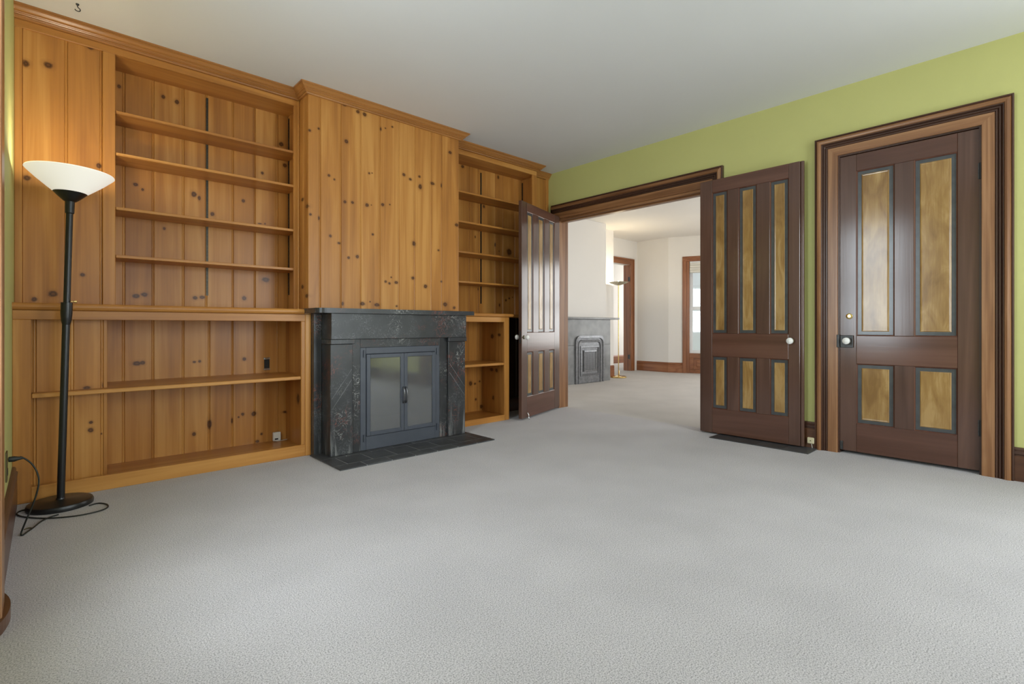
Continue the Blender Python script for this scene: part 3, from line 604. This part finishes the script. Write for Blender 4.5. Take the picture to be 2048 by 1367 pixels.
box('apron', 3.07, 3.772, YRL, YRL+.022, 1.098, CT-.037, M_px, lr, .002)
box('shelf', 3.07, 3.771, YRL+.006, YB2-.003, .618, .645, M_px, lr, .003); box('shelf_end', 3.771, 3.842, YRL+.03, YB2-.003, .618, .645, M_px, lr)
box('bottom_board', 3.07, 3.843, YRL+.026, YB2, .03, .048, M_px, lr); box('kick_board', 3.07, 3.772, YRL, YRL+.022, 0, .062, M_px, lr, .002)
# dark panelling boards in the recess behind the door leaf
rp = empty('recess_panelling', (4.2, 4.6, 0), 'dark panelling in the recess behind the open door leaf', 'wall panelling')
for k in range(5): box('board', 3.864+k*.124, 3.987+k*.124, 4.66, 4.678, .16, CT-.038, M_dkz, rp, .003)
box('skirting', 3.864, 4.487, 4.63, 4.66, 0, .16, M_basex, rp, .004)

# ------------------------------------------------------------------ fireplace
YF = 3.93; ZT = .012
he = empty('hearth', (2.31, 3.8, 0), 'dark slate tiled hearth let into the carpet before the fireplace', 'hearth')
box('bed', 1.571, 3.042, 3.542, 4.12, .0, .0105, M_grout, he)
hx0, hx1 = 1.568, 3.045
for (y0, y1, off, w) in ((3.540, 3.652, .0, .2115), (3.655, 3.885, .10, .2115), (3.888, 4.12, .0, .2115)):
    x = hx0-off
    while x < hx1-.01:
        a, b = max(x, hx0), min(x+w, hx1)
        if b-a > .02: box('tile', a+.0025, b-.0025, y0+.001, y1-.001, .002, ZT, M_hslate, he, .0015)
        x += w
fs = empty('fireplace_surround', (2.33, 4.05, ZT), 'black marbleised slate mantelpiece with incised jambs and thin shelf', 'mantelpiece')
MX0, MX1 = 1.66, 3.0
JX = (1.66, 1.848, 2.802, 3.0)
shx0, shx1, shy = 1.535, bx(950, 3.866), 3.866
rr = .07
outl = [(shx0, 4.23), (shx0, shy+rr+.06)]+[(shx0+rr-rr*math.cos(a), shy+rr-rr*math.sin(a)) for a in [math.pi/2*k/6 for k in range(7)]]+[(shx1-.012, shy), (shx1, shy+.012), (shx1, 4.23)]
zs0, zs1 = CT-.035, CT+.004
loft('mantel_shelf', [[(x, y, z) for x, y in outl] for z in (zs0, zs1)], M_marble, fs)
ZF = .945
box('frieze', MX0, MX1, YF-.018, 4.10, ZF, zs0, M_marble, fs, .003)
box('capital', MX0-.004, JX[1]+.012, YF-.02, 4.099, ZF-.038, ZF, M_marble, fs, .003); box('capital', JX[2]-.012, MX1+.004, YF-.02, 4.099, ZF-.038, ZF, M_marble, fs, .003)
for a, b in ((JX[0], JX[1]), (JX[2], JX[3])):
    j = box('jamb', a, b, YF, 4.10, ZT, ZF-.038, M_marble, fs, .004)
    for dz in (0, .085):
        x0, x1 = (a+.012, b-.01); z0, z1 = (.47-dz, .70-dz) if a < 2 else (.70-dz, .47-dz)
        tube('incised_line', [(x0, YF-.0002, z0), (x1, YF-.0002, z1)], .0016, M_gslate, j, 6)
box('slip', JX[1], 1.925, YF+.026, 4.05, ZT, ZF, M_marble, fs, .002); box('slip', 2.715, JX[2], YF+.026, 4.05, ZT, ZF, M_marble, fs, .002); box('slip', 1.925, 2.715, YF+.026, 4.05, .872, ZF, M_marble, fs, .002)
box('backing_slab', 1.595, 1.66, 4.10, 4.17, .0, zs0, M_marble, fs, .002); box('backing_slab', 3.0, 3.055, 4.10, 4.22, .0, zs0, M_marble, fs, .002)
# insert
fi = empty('fireplace_insert', (2.32, 4.0, ZT), 'dark grey steel fireplace insert with twin glass doors', 'fireplace insert')
IX0, IX1, IZ1 = 1.925, 2.715, .872
YI = YF+.022
boxes('frame', [(IX0, IX0+.05, YI, YI+.04, ZT, IZ1), (IX1-.05, IX1, YI, YI+.04, ZT, IZ1), (IX0+.05, IX1-.05, YI, YI+.04, IZ1-.055, IZ1), (IX0+.05, IX1-.05, YI, YI+.04, ZT, ZT+.115)], M_iron, fi, .003)
xm = bx(807.4, YI)
for a, b, s in ((IX0+.052, xm-.001, 1), (xm+.001, IX1-.052, -1)):
    z0, z1 = ZT+.117, IZ1-.057; w = .034
    d = boxes('glass_door', [(a, a+w, YI-.012, YI+.012, z0, z1), (b-w, b, YI-.012, YI+.012, z0, z1), (a+w, b-w, YI-.012, YI+.012, z1-w, z1), (a+w, b-w, YI-.012, YI+.012, z0, z0+w)], M_iron, fi, .003)
    box('glass_pane', a+w, b-w, YI-.003, YI+.003, z0+w, z1-w, M_fglass, d)
    hx_ = b-.012 if s > 0 else a+.012
    hd = tube('handle', [(hx_, YI-.012, .515), (hx_, YI-.034, .50), (hx_, YI-.040, .445), (hx_, YI-.034, .39), (hx_, YI-.012, .375)], .0065, M_hand, d, 10, 2); hd['label'] = 'dark metal bow handle'
    hp = IX0+.03 if s > 0 else IX1-.03
    for z in (.79, .085): lathe('hinge_pin', [(.006, z), (.006, z+.06)], M_iron, d, 12, Matrix.Translation((hp, YI-.008, 0)))
boxes('firebox', [(IX0+.03, IX1-.03, 4.55, 4.57, ZT, IZ1), (IX0+.01, IX0+.03, YI+.04, 4.57, ZT, IZ1), (IX1-.03, IX1-.01, YI+.04, 4.57, ZT, IZ1), (IX0+.03, IX1-.03, YI+.04, 4.57, IZ1-.02, IZ1), (IX0+.03, IX1-.03, YI+.04, 4.57, ZT, ZT+.10)], M_soot, fi)
for k, (p, q, r) in enumerate((((2.03, 4.11, .175), (2.58, 4.13, .175), .055), ((2.08, 4.24, .275), (2.5, 4.18, .275), .045), ((2.10, 4.30, .17), (2.60, 4.29, .17), .052))):
    o = tube('fire_log', [Vector(p).lerp(Vector(q), t)+Vector((0, .01*math.sin(9*t), .008*math.cos(7*t))) for t in (0, .2, .4, .6, .8, 1)], r, M_log, None, 10)
    tag(o, ['pale log lying at the front of the firebox behind the glass', 'slanting pale log on top of the firebox pile', 'pale log at the back of the firebox'][k], 'log', 'logs in the fireplace')

# dark slabs set in the carpet in front of the right-hand leaf
vt = empty('floor_slab_strip', (4.74, 1.93, 0), 'dark slate strip set in the carpet under the folded door leaf', 'slate strip')
ya, yb = 1.41, 2.253
for k, (a, b) in enumerate(((ya, 1.62), (1.62, 1.84), (1.84, 2.06), (2.06, yb))): box('slab', 4.60, 4.844, a+.001, b-.001, .0005, .008, M_hslate, vt, .001)

# ------------------------------------------------------------------ black floor lamp
bc = Vector(onZ(121, 1011)); tp = Vector((bc.x+.018, bc.y+.0, 0))
def lampz(v, p): d = ray(140, v); k = (p.x**2+p.y**2)**.5/(d[0]**2+d[1]**2)**.5; return EYE+d[2]*k
ztop = lampz(397, bc)
topc = Vector(onY(140, 402, bc.y)); tilt = Vector((topc.x-bc.x, 0, topc.z)).normalized()
Q = Matrix.Translation((bc.x, bc.y, 0)) @ Vector((0, 0, 1)).rotation_difference(tilt).to_matrix().to_4x4()
lp = empty('floor_lamp', (bc.x, bc.y, 0), 'black torchiere floor lamp with white glass bowl by bookcase', 'floor lamp')
lathe('base', [(.150, .001), (.152, .018), (.147, .030), (.138, .034), (.03, .038), (.022, .042), (.02, .05)], M_black, lp, 56, Matrix.Translation((bc.x, bc.y, 0)))
zc_ = lampz(620, bc); L_ = topc.z
lathe('pole', [(.0185, .04), (.0185, zc_-.02)], M_black, lp, 24, Q)
lathe('coupling', [(.0185, zc_-.085), (.024, zc_-.06), (.0275, zc_-.02), (.0275, zc_+.045), (.02, zc_+.046)], M_black, lp, 24, Q)
sw = lathe('switch_knob', [(.004, 0), (.004, .012), (.008, .014), (.008, .026), (.003, .028)], M_brass, lp, 14, Q @ Matrix.Translation((.018, -.01, zc_+.052)) @ Matrix.Rotation(R90, 4, 'Y')); sw['label'] = 'small brass switch knob'
lathe('upper_pole', [(.0165, zc_+.02), (.0165, L_-.05)], M_black, lp, 24, Q)
lathe('socket_collar', [(.0165, L_-.075), (.0215, L_-.07), (.0225, L_), (.018, L_+.005)], M_black, lp, 24, Q)
zsh = L_
lathe('shade_cup', [(.02, zsh-.004), (.03, zsh), (.054, zsh+.022), (.079, zsh+.049), (.077, zsh+.050)], M_black, lp, 40, Q, caps=False)
zr = zsh+.135; RS = .205
lathe('glass_shade', [(.077, zsh+.048), (.11, zsh+.076), (.16, zsh+.120), (RS-.006, zsh+.159), (RS, zsh+.166), (RS-.002, zsh+.171), (RS-.008, zsh+.170), (.157, zsh+.125), (.107, zsh+.082), (.072, zsh+.054)], M_shade, lp, 64, Q, caps=False)
bl = lathe('bulb', [(.006, zsh+.03), (.02, zsh+.05), (.028, zsh+.075), (.02, zsh+.098), (.004, zsh+.106)], shademat('bulb_glow', (1, 1, 1), 6.0), lp, 20, Q)
pl = bpy.data.lights.new('lamp_light', 'POINT'); pl.energy = 7; pl.color = (1.0, 0.88, 0.68); pl.shadow_soft_size = 0.04
po = bpy.data.objects.new('lamp_light', pl); COL.objects.link(po); po.location = (Q @ Vector((0, 0, zsh+.155)))
# cord and plug
pz = (0, by(11.5, XL), onX(14, 911, XL)[2])
def fl_(x, y): u, v = x/6.508, 880+y/6.508; p = onZ(u, v, .005); return p
cord = [(XL+.03, pz[1], pz[2]), (XL+.055, pz[1], pz[2])]
# hanging part: between outlet (y) and the floor point
f1 = fl_(270, 1245)
def hang(x, y, t): u, v = x/6.508, 880+y/6.508; Y = pz[1]+(f1[1]-pz[1])*t; p = onY(u, v, Y); return (max(p[0], XL+.03), p[1], max(p[2], .006))
cord += [hang(250, 207, .1), hang(350, 250, .2), hang(440, 330, .3), hang(500, 450, .4), hang(508, 560, .5), hang(480, 690, .62), hang(420, 860, .75), hang(340, 1040, .88)]
cord += [fl_(268, 1215), fl_(282, 1245), fl_(360, 1185), fl_(430, 1140), fl_(520, 1060), fl_(640, 1000), fl_(760, 965)]
cd = tube('power_cord', cord, .0038, M_blackrub, lp, 8, 2); cd['label'] = 'black power cord hanging from the outlet'
loop = [fl_(375, 902), fl_(300, 905), fl_(225, 935), fl_(215, 968), fl_(280, 992), fl_(420, 1010), fl_(600, 1016), fl_(800, 1003), fl_(980, 985), fl_(1150, 955), fl_(1330, 910), fl_(1412, 868), fl_(1400, 832), fl_(1320, 815), fl_(1240, 822), fl_(1160, 850)]
cd = tube('power_cord', loop, .0038, M_blackrub, lp, 8, 2); cd['label'] = 'black power cord looped on the carpet'
tube('cord_twist', [fl_(320, 1160), fl_(345, 1145), fl_(390, 1138), fl_(420, 1142)], .003, M_dbrass, lp, 6, 1)
# outlet plate on the green wall, plug in it
oz0, oz1 = onX(9, 949, XL)[2], onX(12, 898, XL)[2]
ya_, yb_ = by(7, XL), by(14.5, XL)
yo = by(11.5, XL); zo = onX(14, 911, XL)[2]
op = empty('wall_outlet', (XL, yo, zo-.03), 'dull brass outlet plate on the green wall left of lamp', 'outlet')
box('cover_plate', XL, XL+.006, yo-.036, yo+.036, zo-.105, zo+.04, M_dbrass, op, .002); box('socket', XL+.006, XL+.008, yo-.016, yo+.016, zo-.075, zo-.045, M_slot, op)
pg = lathe('plug', [(.006, .008), (.013, .010), (.014, .03), (.009, .045), (.006, .06), (.004, .062)], M_blackrub, lp, 16, Matrix.Translation((XL, yo, zo)) @ Matrix.Rotation(R90, 4, 'Y'))

# ------------------------------------------------------------------ small things
p = onY(533.5, 727, YB); ow = empty('wall_outlet', (p[0], YB, p[2]), 'uncovered black outlet in the boards of the low left bookcase', 'outlet')
box('receptacle', p[0]-.022, p[0]+.022, YB-.006, YB, p[2]-.037, p[2]+.037, M_slot, ow, .003)
for s in (-1, 1):
    box('mounting_ear', p[0]-.026, p[0]+.026, YB-.004, YB, p[2]+s*.046-.009, p[2]+s*.046+.009, M_chrome, ow, .003)
    boxes('socket_slots', [(p[0]+q-.0018, p[0]+q+.0018, YB-.0066, YB-.0058, p[2]+s*.018-.007, p[2]+s*.018+.007) for q in (-.007, .007)], M_std, ow)
p = onZ(551, 880, ZB); wb = empty('cable_box', (p[0], YB-.03, ZB), 'small white cable junction box on the bookcase bottom board', 'junction box')
p = (p[0], YB-.045)
box('case', p[0]-.032, p[0]+.032, p[1], p[1]+.03, ZB+.002, ZB+.078, M_wplast, wb, .005); boxes('port', [(p[0]-.02, p[0]+.008, p[1]-.001, p[1]+.002, ZB+.014, ZB+.026)], M_slot, wb)
tube('cable', [(p[0]-.03, p[1]-.004, ZB+.02), (p[0]-.02, p[1]-.015, ZB+.006), (p[0]+.02, p[1]-.018, ZB+.004), (p[0]+.08, p[1]+.005, ZB+.004), (p[0]+.13, p[1]+.03, ZB+.004)], .0025, M_wplast, wb, 6, 2)
p = onX(1622.5, 880, XR-.022); pj = empty('phone_jack', (XR-.022, p[1], p[2]), 'small cream phone jack on the short baseboard', 'phone jack')
box('cover', XR-.045, XR-.0225, p[1]-.026, p[1]+.026, p[2]-.026, p[2]+.026, M_cream, pj, .005); lathe('screw', [(.005, 0), (.004, .002)], M_dbrass, pj, 12, Matrix.Translation((XR-.045, p[1], p[2])) @ Matrix.Rotation(-R90, 4, 'Y'))
tube('cable', [(XR-.035, p[1]-.005, p[2]-.026), (XR-.036, p[1]-.01, p[2]-.045), (XR-.033, p[1]-.012, .004)], .002, M_wplast, pj, 6, 1)
p = onZ(155, 8, CE); hk = empty('ceiling_hook', (p[0], p[1], CE-.04), 'small dark swag hook hanging from the ceiling at upper left', 'ceiling hook')
lathe('hook_base', [(.009, CE), (.008, CE-.006), (.004, CE-.010)], M_rust, hk, 14, Matrix.Translation((p[0], p[1], 0)))
tube('hook', [(p[0], p[1], CE-.008), (p[0], p[1], CE-.02), (p[0]+.014, p[1], CE-.028), (p[0]+.012, p[1], CE-.043), (p[0]-.006, p[1], CE-.045), (p[0]-.012, p[1], CE-.036)], .0028, M_rust, hk, 8, 2)

# ------------------------------------------------------------------ the white room beyond
FYM = 5.985                  # front of its mantelpiece
FYC = 6.11                   # chimney face
FYB = 6.92                   # wall with the door
cxr = bx(1212, FYC); cxs = bx(1227, 6.45)
dl, dr = cxs+.25, bx(1260, FYB)     # far door opening
o = boxes('wall_far_back', [(XR2+.02, 6.3, FYB-.3, FYB+.0, 0, CF), (6.3, cxr, FYC, FYB, 0, CF), (cxr, cxs, 6.45, FYB, 0, CF), (dl-.4, dl, FYB, FYB+.15, 0, CF), (dl, dr, FYB, FYB+.15, 2.5, CF), (dr, 10.62, FYB, FYB+.15, 0, CF)], M_white); struct(o, 'white chimney breast wall of the room beyond')
WX = 10.46
o = box('wall_far_end', WX, WX+.15, 6.09, FYB, 0, CF, M_white); struct(o, 'white end wall beside the far door')
o = boxes('wall_far_hall', [(8.6, 13.6, 8.6, 8.7, 0, CF), (10.62, 13.6, FYB, FYB+.15, 0, CF)], M_white); struct(o, 'white wall seen through the far door')
baseboard('baseboard_far_hall', [(8.6, 8.6), (13.6, 8.6)], 'reddish oak baseboard seen through the far door', M_redx)
# angled bay wall with the window
A0 = Vector((WX, 6.09)); dv = Vector((.27, -.66)).normalized(); nrm = Vector((-dv.y, dv.x)); nrm = -nrm if nrm.x > 0 else nrm
def along(u):  # distance along the bay wall for an image column
    d = ray(u, 600); a, b = d[0], d[1]; # A0 + s dv = k d
    den = dv.x*b-dv.y*a; return (A0.y*a-A0.x*b)/den*1.0 if abs(den) > 1e-9 else 0
sB0 = along(1373); sB1 = sB0+.95
bay = Matrix(((dv.x, -nrm.x, 0, A0.x), (dv.y, -nrm.y, 0, A0.y), (0, 0, 1, 0), (0, 0, 0, 1)))
def bayobj(name, lst, mat, parent=None, bev=0.0):
    bm = bmesh.new()
    for b in lst: bm_box(bm, *b, bev)
    bmesh.ops.transform(bm, matrix=bay, verts=bm.verts); bmesh.ops.recalc_face_normals(bm, faces=bm.faces)
    me = bpy.data.meshes.new(name); bm.to_mesh(me); bm.free(); return link(name, me, mat, parent)
kk = (A0+dv*sB0); kd = math.hypot(kk.x, kk.y)
def bz(v, u=1373): d = ray(u, v); return EYE+d[2]*kd/math.hypot(d[0], d[1])
zt_, zs_ = bz(523), bz(706)
o = bayobj('wall_far_bay', [(0.0, sB0, 0, .15, 0, CF), (sB0, sB1, 0, .15, zt_, CF), (sB1, 1.75, 0, .15, 0, CF)], M_white); struct(o, 'white angled bay wall around the far window')
w4 = empty('window_4', (kk.x, kk.y, 0), 'sash window with rolled blind and panelled apron in the far bay', kind='structure')
zo_ = bz(513)
bayobj('casing', [(sB0-.085, sB0, -.03, 0, 0, zo_)], M_redz, w4, .005); bayobj('casing', [(sB1, sB1+.085, -.03, 0, 0, zo_)], M_redz, w4, .005); bayobj('head_casing', [(sB0-.085, sB1+.085, -.032, 0, zt_, zo_)], M_redy, w4, .005)
bayobj('inner_jamb', [(sB0, sB0+.06, -.012, .10, 0, zt_)], M_redz, w4, .003); bayobj('inner_jamb', [(sB1-.06, sB1, -.012, .10, 0, zt_)], M_redz, w4, .003)
bayobj('apron_panel', [(sB0+.06, sB1-.06, .03, .10, 0, zs_)], M_redy, w4); bayobj('apron_rail', [(sB0+.06, sB1-.06, 0, .03, 0, .09), (sB0+.06, sB1-.06, 0, .03, zs_-.10, zs_), (sB0+.06, sB0+.15, 0, .03, .09, zs_-.1), (sB1-.15, sB1-.06, 0, .03, .09, zs_-.1)], M_redy, w4, .004)
bayobj('raised_panel', [(sB0+.21, sB1-.21, .018, .03, .14, zs_-.15)], M_redy, w4, .006)
zmid = bz(617); s0, s1 = sB0+.06, sB1-.06
for q0, q1, d in ((zs_, zmid+.02, .05), (zmid-.02, zt_, .085)):
    sh = bayobj('sash', [(s0, s0+.07, d, d+.03, q0, q1), (s1-.07, s1, d, d+.03, q0, q1), (s0+.07, s1-.07, d, d+.03, q0, q0+.07), (s0+.07, s1-.07, d, d+.03, q1-.05, q1)], M_vwhite, w4, .003)
    bayobj('pane', [(s0+.07, s1-.07, d+.012, d+.018, q0+.07, q1-.05)], M_glass, sh)
zb0 = bz(546)
bl_ = empty('roman_blind', (kk.x, kk.y, zb0), 'cream fabric blind gathered at the top of the far window', 'blind')
nf = 4
for k in range(nf):
    z1 = zt_-.03-(zt_-.03-zb0)*k/nf; z0 = zt_-.03-(zt_-.03-zb0)*(k+1)/nf; b_ = .012+.012*k
    bayobj('fold', [(s0+.01, s1-.01, .0-b_, .035, z0, z1)], M_fabric, bl_, .011)
bayobj('head_rail', [(s0+.01, s1-.01, -.005, .03, zt_-.03, zt_)], M_vwhite, bl_, .003)
pB = A0+dv*1.75
o = boxes('wall_far_side', [(pB.x, pB.x+.15, 1.0, 2.3, 0, CF), (pB.x, pB.x+.15, 4.0, pB.y, 0, CF), (pB.x, pB.x+.15, 2.3, 4.0, 0, .5), (pB.x, pB.x+.15, 2.3, 4.0, 2.65, CF)], M_white); struct(o, 'white wall of the far room hidden behind the right leaf')
win('window_6', 'X', pB.x+.14, 2.3, 4.0, .5, 2.65, 'wide sash window in the far room end wall out of view')
FW5 = (6.9, 9.1)
o = boxes('wall_far_front', [(XR2, FW5[0], .85, 1.0, 0, CF), (FW5[1], FX1, .85, 1.0, 0, CF), (FW5[0], FW5[1], .85, 1.0, 0, .45), (FW5[0], FW5[1], .85, 1.0, 2.65, CF)], M_white); struct(o, 'white wall of the far room with the added window, out of view')
win('added_window_5', 'Y', 1.0, FW5[0], FW5[1], .45, 2.65, 'wide added sash window, unseen, lighting the far room from the side')  # added opening, out of view, that lets fill into the far room
baseboard('baseboard_far_end', [(WX, FYB), (WX, 6.09), tuple(A0+dv*(sB0-.085))], 'reddish oak baseboard along the white end wall of far room', M_redy)
baseboard('baseboard_far_chimney', [(cxr-.02, 6.45), (cxs, 6.45)], 'short reddish oak baseboard beside the far chimney breast', M_redx)
# far door casing on the back wall, with hinges
e = empty('trim_6', (dr, FYB, 0), 'reddish oak casing of the far doorway', kind='structure')
z6 = 2.5
box('casing_board', dr, dr+.10, FYB-.03, FYB, 0, z6+.11, M_redz, e, .006); box('casing_edge', dr+.10, min(dr+.13, WX-.001), FYB-.045, FYB, 0, z6+.14, M_redz, e, .005)
box('head_casing', cxs, dr, FYB-.03, FYB, z6, z6+.11, M_redx, e, .006); box('head_edge', cxs, dr+.10, FYB-.045, FYB, z6+.11, z6+.14, M_redx, e, .005)
box('jamb', dr-.02, dr, FYB, FYB+.17, 0, z6, M_redz, e, .002)
for v in (558, 713):
    z = onY(1260, v, FYB)[2]; box('hinge_leaf', dr-.023, dr-.019, FYB+.002, FYB+.04, z-.05, z+.05, M_rust, e); lathe('hinge_pin', [(.009, z-.055), (.009, z+.055)], M_rust, e, 10, Matrix.Translation((dr-.024, FYB-.004, 0)))
# far mantelpiece
mxr = bx(1220.7, FYM); al, ar = bx(1149.5, FYM), bx(1206.8, FYM); mxl = al+ar-mxr
zsh_ = onY(1220, 635, FYM-.06)[2]; zat = onY(1178, 670.7, FYM)[2]
fm = empty('fireplace_surround', ((mxl+mxr)/2, FYM, 0), 'plain grey slate mantelpiece with arched iron front in far room', 'mantelpiece')
box('mantel_shelf', mxl-.13, bx(1237.5, FYM-.06), FYM-.08, FYC, zsh_-.035, zsh_, M_gslate, fm, .006)
zj = onY(1215, 688, FYM)[2]
box('frieze_slab', mxl, mxr, FYM, FYC, zj+.002, zsh_-.035, M_gslate, fm, .003)
box('jamb_slab', mxl, al+.03, FYM, FYC, 0, zj, M_gslate, fm, .003); box('jamb_slab', ar-.03, mxr, FYM, FYC, 0, zj, M_gslate, fm, .003)
acx = (al+ar)/2; aw = (ar-al)/2
def arch(wd, top, r, n=8):
    pts = [(acx-wd, 0)]
    pts += [(acx-wd+r-r*math.cos(a), top-r+r*math.sin(a)) for a in [math.pi/2*k/n for k in range(n+1)]]
    pts += [(acx+wd-r+r*math.sin(a), top-r+r*math.cos(a)) for a in [math.pi/2*k/n for k in range(n+1)]]
    return pts+[(acx+wd, 0)]
ai = empty('fireplace_insert', (acx, FYM, 0), 'arched cast iron summer front in the far mantelpiece', 'fireplace insert')
levels = [(aw, zat, .13, -.005), (aw, zat, .13, -.03), (aw-.045, zat-.045, .11, -.035), (aw-.055, zat-.055, .10, -.012), (aw-.075, zat-.075, .10, -.012), (aw-.085, zat-.085, .09, -.030), (aw-.115, zat-.115, .08, -.026), (aw-.13, zat-.13, .07, .012)]
rings = [[(x, FYM+dy, z) for x, z in arch(w, t, r)] for w, t, r, dy in levels]
loft('arched_frame', rings, M_grate, ai, False)
pw, pz0, pz1 = aw-.155, .17, zat-.20
zz0, zz1 = .13, zat-.185
def rect_frame(name, levels, mat, parent):
    vs, fs = [], []
    for x0, x1, z0, z1, y in levels: vs += [(x0, y, z0), (x1, y, z0), (x1, y, z1), (x0, y, z1)]
    for i in range(len(levels)-1):
        for k in range(4): fs.append((i*4+k, i*4+(k+1) % 4, (i+1)*4+(k+1) % 4, (i+1)*4+k))
    n = len(levels)-1; fs.append((n*4, n*4+1, n*4+2, n*4+3)); return mk(name, vs, fs, mat, parent)
w0 = aw-.145
rect_frame('stepped_cover', [(acx-w0+a, acx+w0-a, zz0+a, zz1-a, FYM+y) for a, y in ((0, .012), (.004, -.02), (.035, -.03), (.045, -.008), (.085, -.008), (.09, -.03), (.115, -.034), (.122, -.022))], M_grate, ai)
gx0, gx1, gz0, gz1 = acx-w0+.122, acx+w0-.122, zz0+.122, zz1-.122
bm = bmesh.new()
nx, nz = 9, 16
for i in range(nx):
    for j in range(nz):
        x = gx0+(gx1-gx0)*(i+.5)/nx; z = gz0+(gz1-gz0)*(j+.5)/nz; r_ = .007
        bm_box(bm, x-r_, x+r_, FYM-.0235, FYM-.021, z-r_, z+r_)
for s in (-1, 1):
    for j in range(18):
        z = zz0+.09+(zz1-zz0-.18)*j/17; x = acx+s*(w0-.065)
        bm_box(bm, x-.012, x+.012, FYM-.010, FYM-.007, z-.006, z+.006)
me = bpy.data.meshes.new('lattice_holes'); bm.to_mesh(me); bm.free(); o = link('lattice_holes', me, M_slot, ai); o['kind'] = 'stuff'
# far torchiere
fb = Vector(onZ(1237, 754.5)); fl2 = empty('floor_lamp', (fb.x, fb.y, 0), 'slender brass torchiere lamp standing in the far white room', 'floor lamp')
Mf = Matrix.Translation((fb.x, fb.y, 0))
kf = math.hypot(fb.x, fb.y)
def fz(v): d = ray(1237, v); return EYE+d[2]*kf/math.hypot(d[0], d[1])
zbw = fz(570)
lathe('base', [(.16, 0), (.165, .012), (.155, .028), (.05, .036), (.02, .05)], M_brass, fl2, 40, Mf); lathe('pole', [(.0095, .04), (.0095, zbw)], M_brass, fl2, 16, Mf); lathe('finial_post', [(.008, .03), (.008, .14), (.004, .15)], M_brass, fl2, 12, Mf @ Matrix.Translation((-.05, -.05, 0)))
lathe('bowl', [(.02, zbw-.005), (.07, zbw+.01), (.15, zbw+.035), (.2, zbw+.06), (.197, zbw+.062), (.145, zbw+.04), (.06, zbw+.016)], plain('etched_lamp_bowl', (0.55, 0.5, 0.36), .3, metal=.4, var=.35, scale=30), fl2, 40, Mf, caps=False)
lathe('bulb', [(.012, zbw+.02), (.022, zbw+.05), (.012, zbw+.08), (.003, zbw+.085)], shademat('far_bulb_glow', (1, 1, 1), 8.0), fl2, 14, Mf)
pl = bpy.data.lights.new('far_lamp_light', 'POINT'); pl.energy = 22; pl.color = (1.0, 0.84, 0.58); pl.shadow_soft_size = .04
po = bpy.data.objects.new('far_lamp_light', pl); COL.objects.link(po); po.location = (fb.x, fb.y, zbw+.10)

# outside the far window: lawn, bare tree and shrub twigs
o = box('ground', -30, 60, -30, 60, -.6, -.5, M_lawn); struct(o, 'pale winter lawn outside the house')
for k in range(4):
    c = Vector(onZ(1378+k*9, 700, .0)); t0 = 22+k*4.5
    d = ray(1384+k*9, 652); kq = t0/math.hypot(d[0], d[1]); x, y = d[0]*kq, d[1]*kq
    te = empty('bare_tree', (x, y, -.5), ['bare grey tree nearest the far window outside', 'second bare tree outside the far window', 'third bare tree farther off outside the far window', 'most distant bare tree outside the far window'][k], 'tree', 'trees outside the far window')
    rnd = random.Random(40+k)
    tr = tube('trunk', [(x, y, -.55), (x+.1, y, 2), (x-.1, y+.1, 4.5), (x+.2, y, 8)], .22, M_bark, te, 8, 1)
    bm_pts = []
    for j in range(34):
        z = .3+j*.2; a = rnd.uniform(0, 6.28); l = rnd.uniform(1.0, 2.6)
        p0 = Vector((x, y, z)); p1 = p0+Vector((math.cos(a)*l*.5, math.sin(a)*l*.5, .4*l)); p2 = p0+Vector((math.cos(a+.4)*l, math.sin(a+.4)*l, .6*l+rnd.uniform(-.5, .5)))
        tube('branch', [p0, p1, p2], rnd.uniform(.02, .06), M_bark, te, 5, 1)
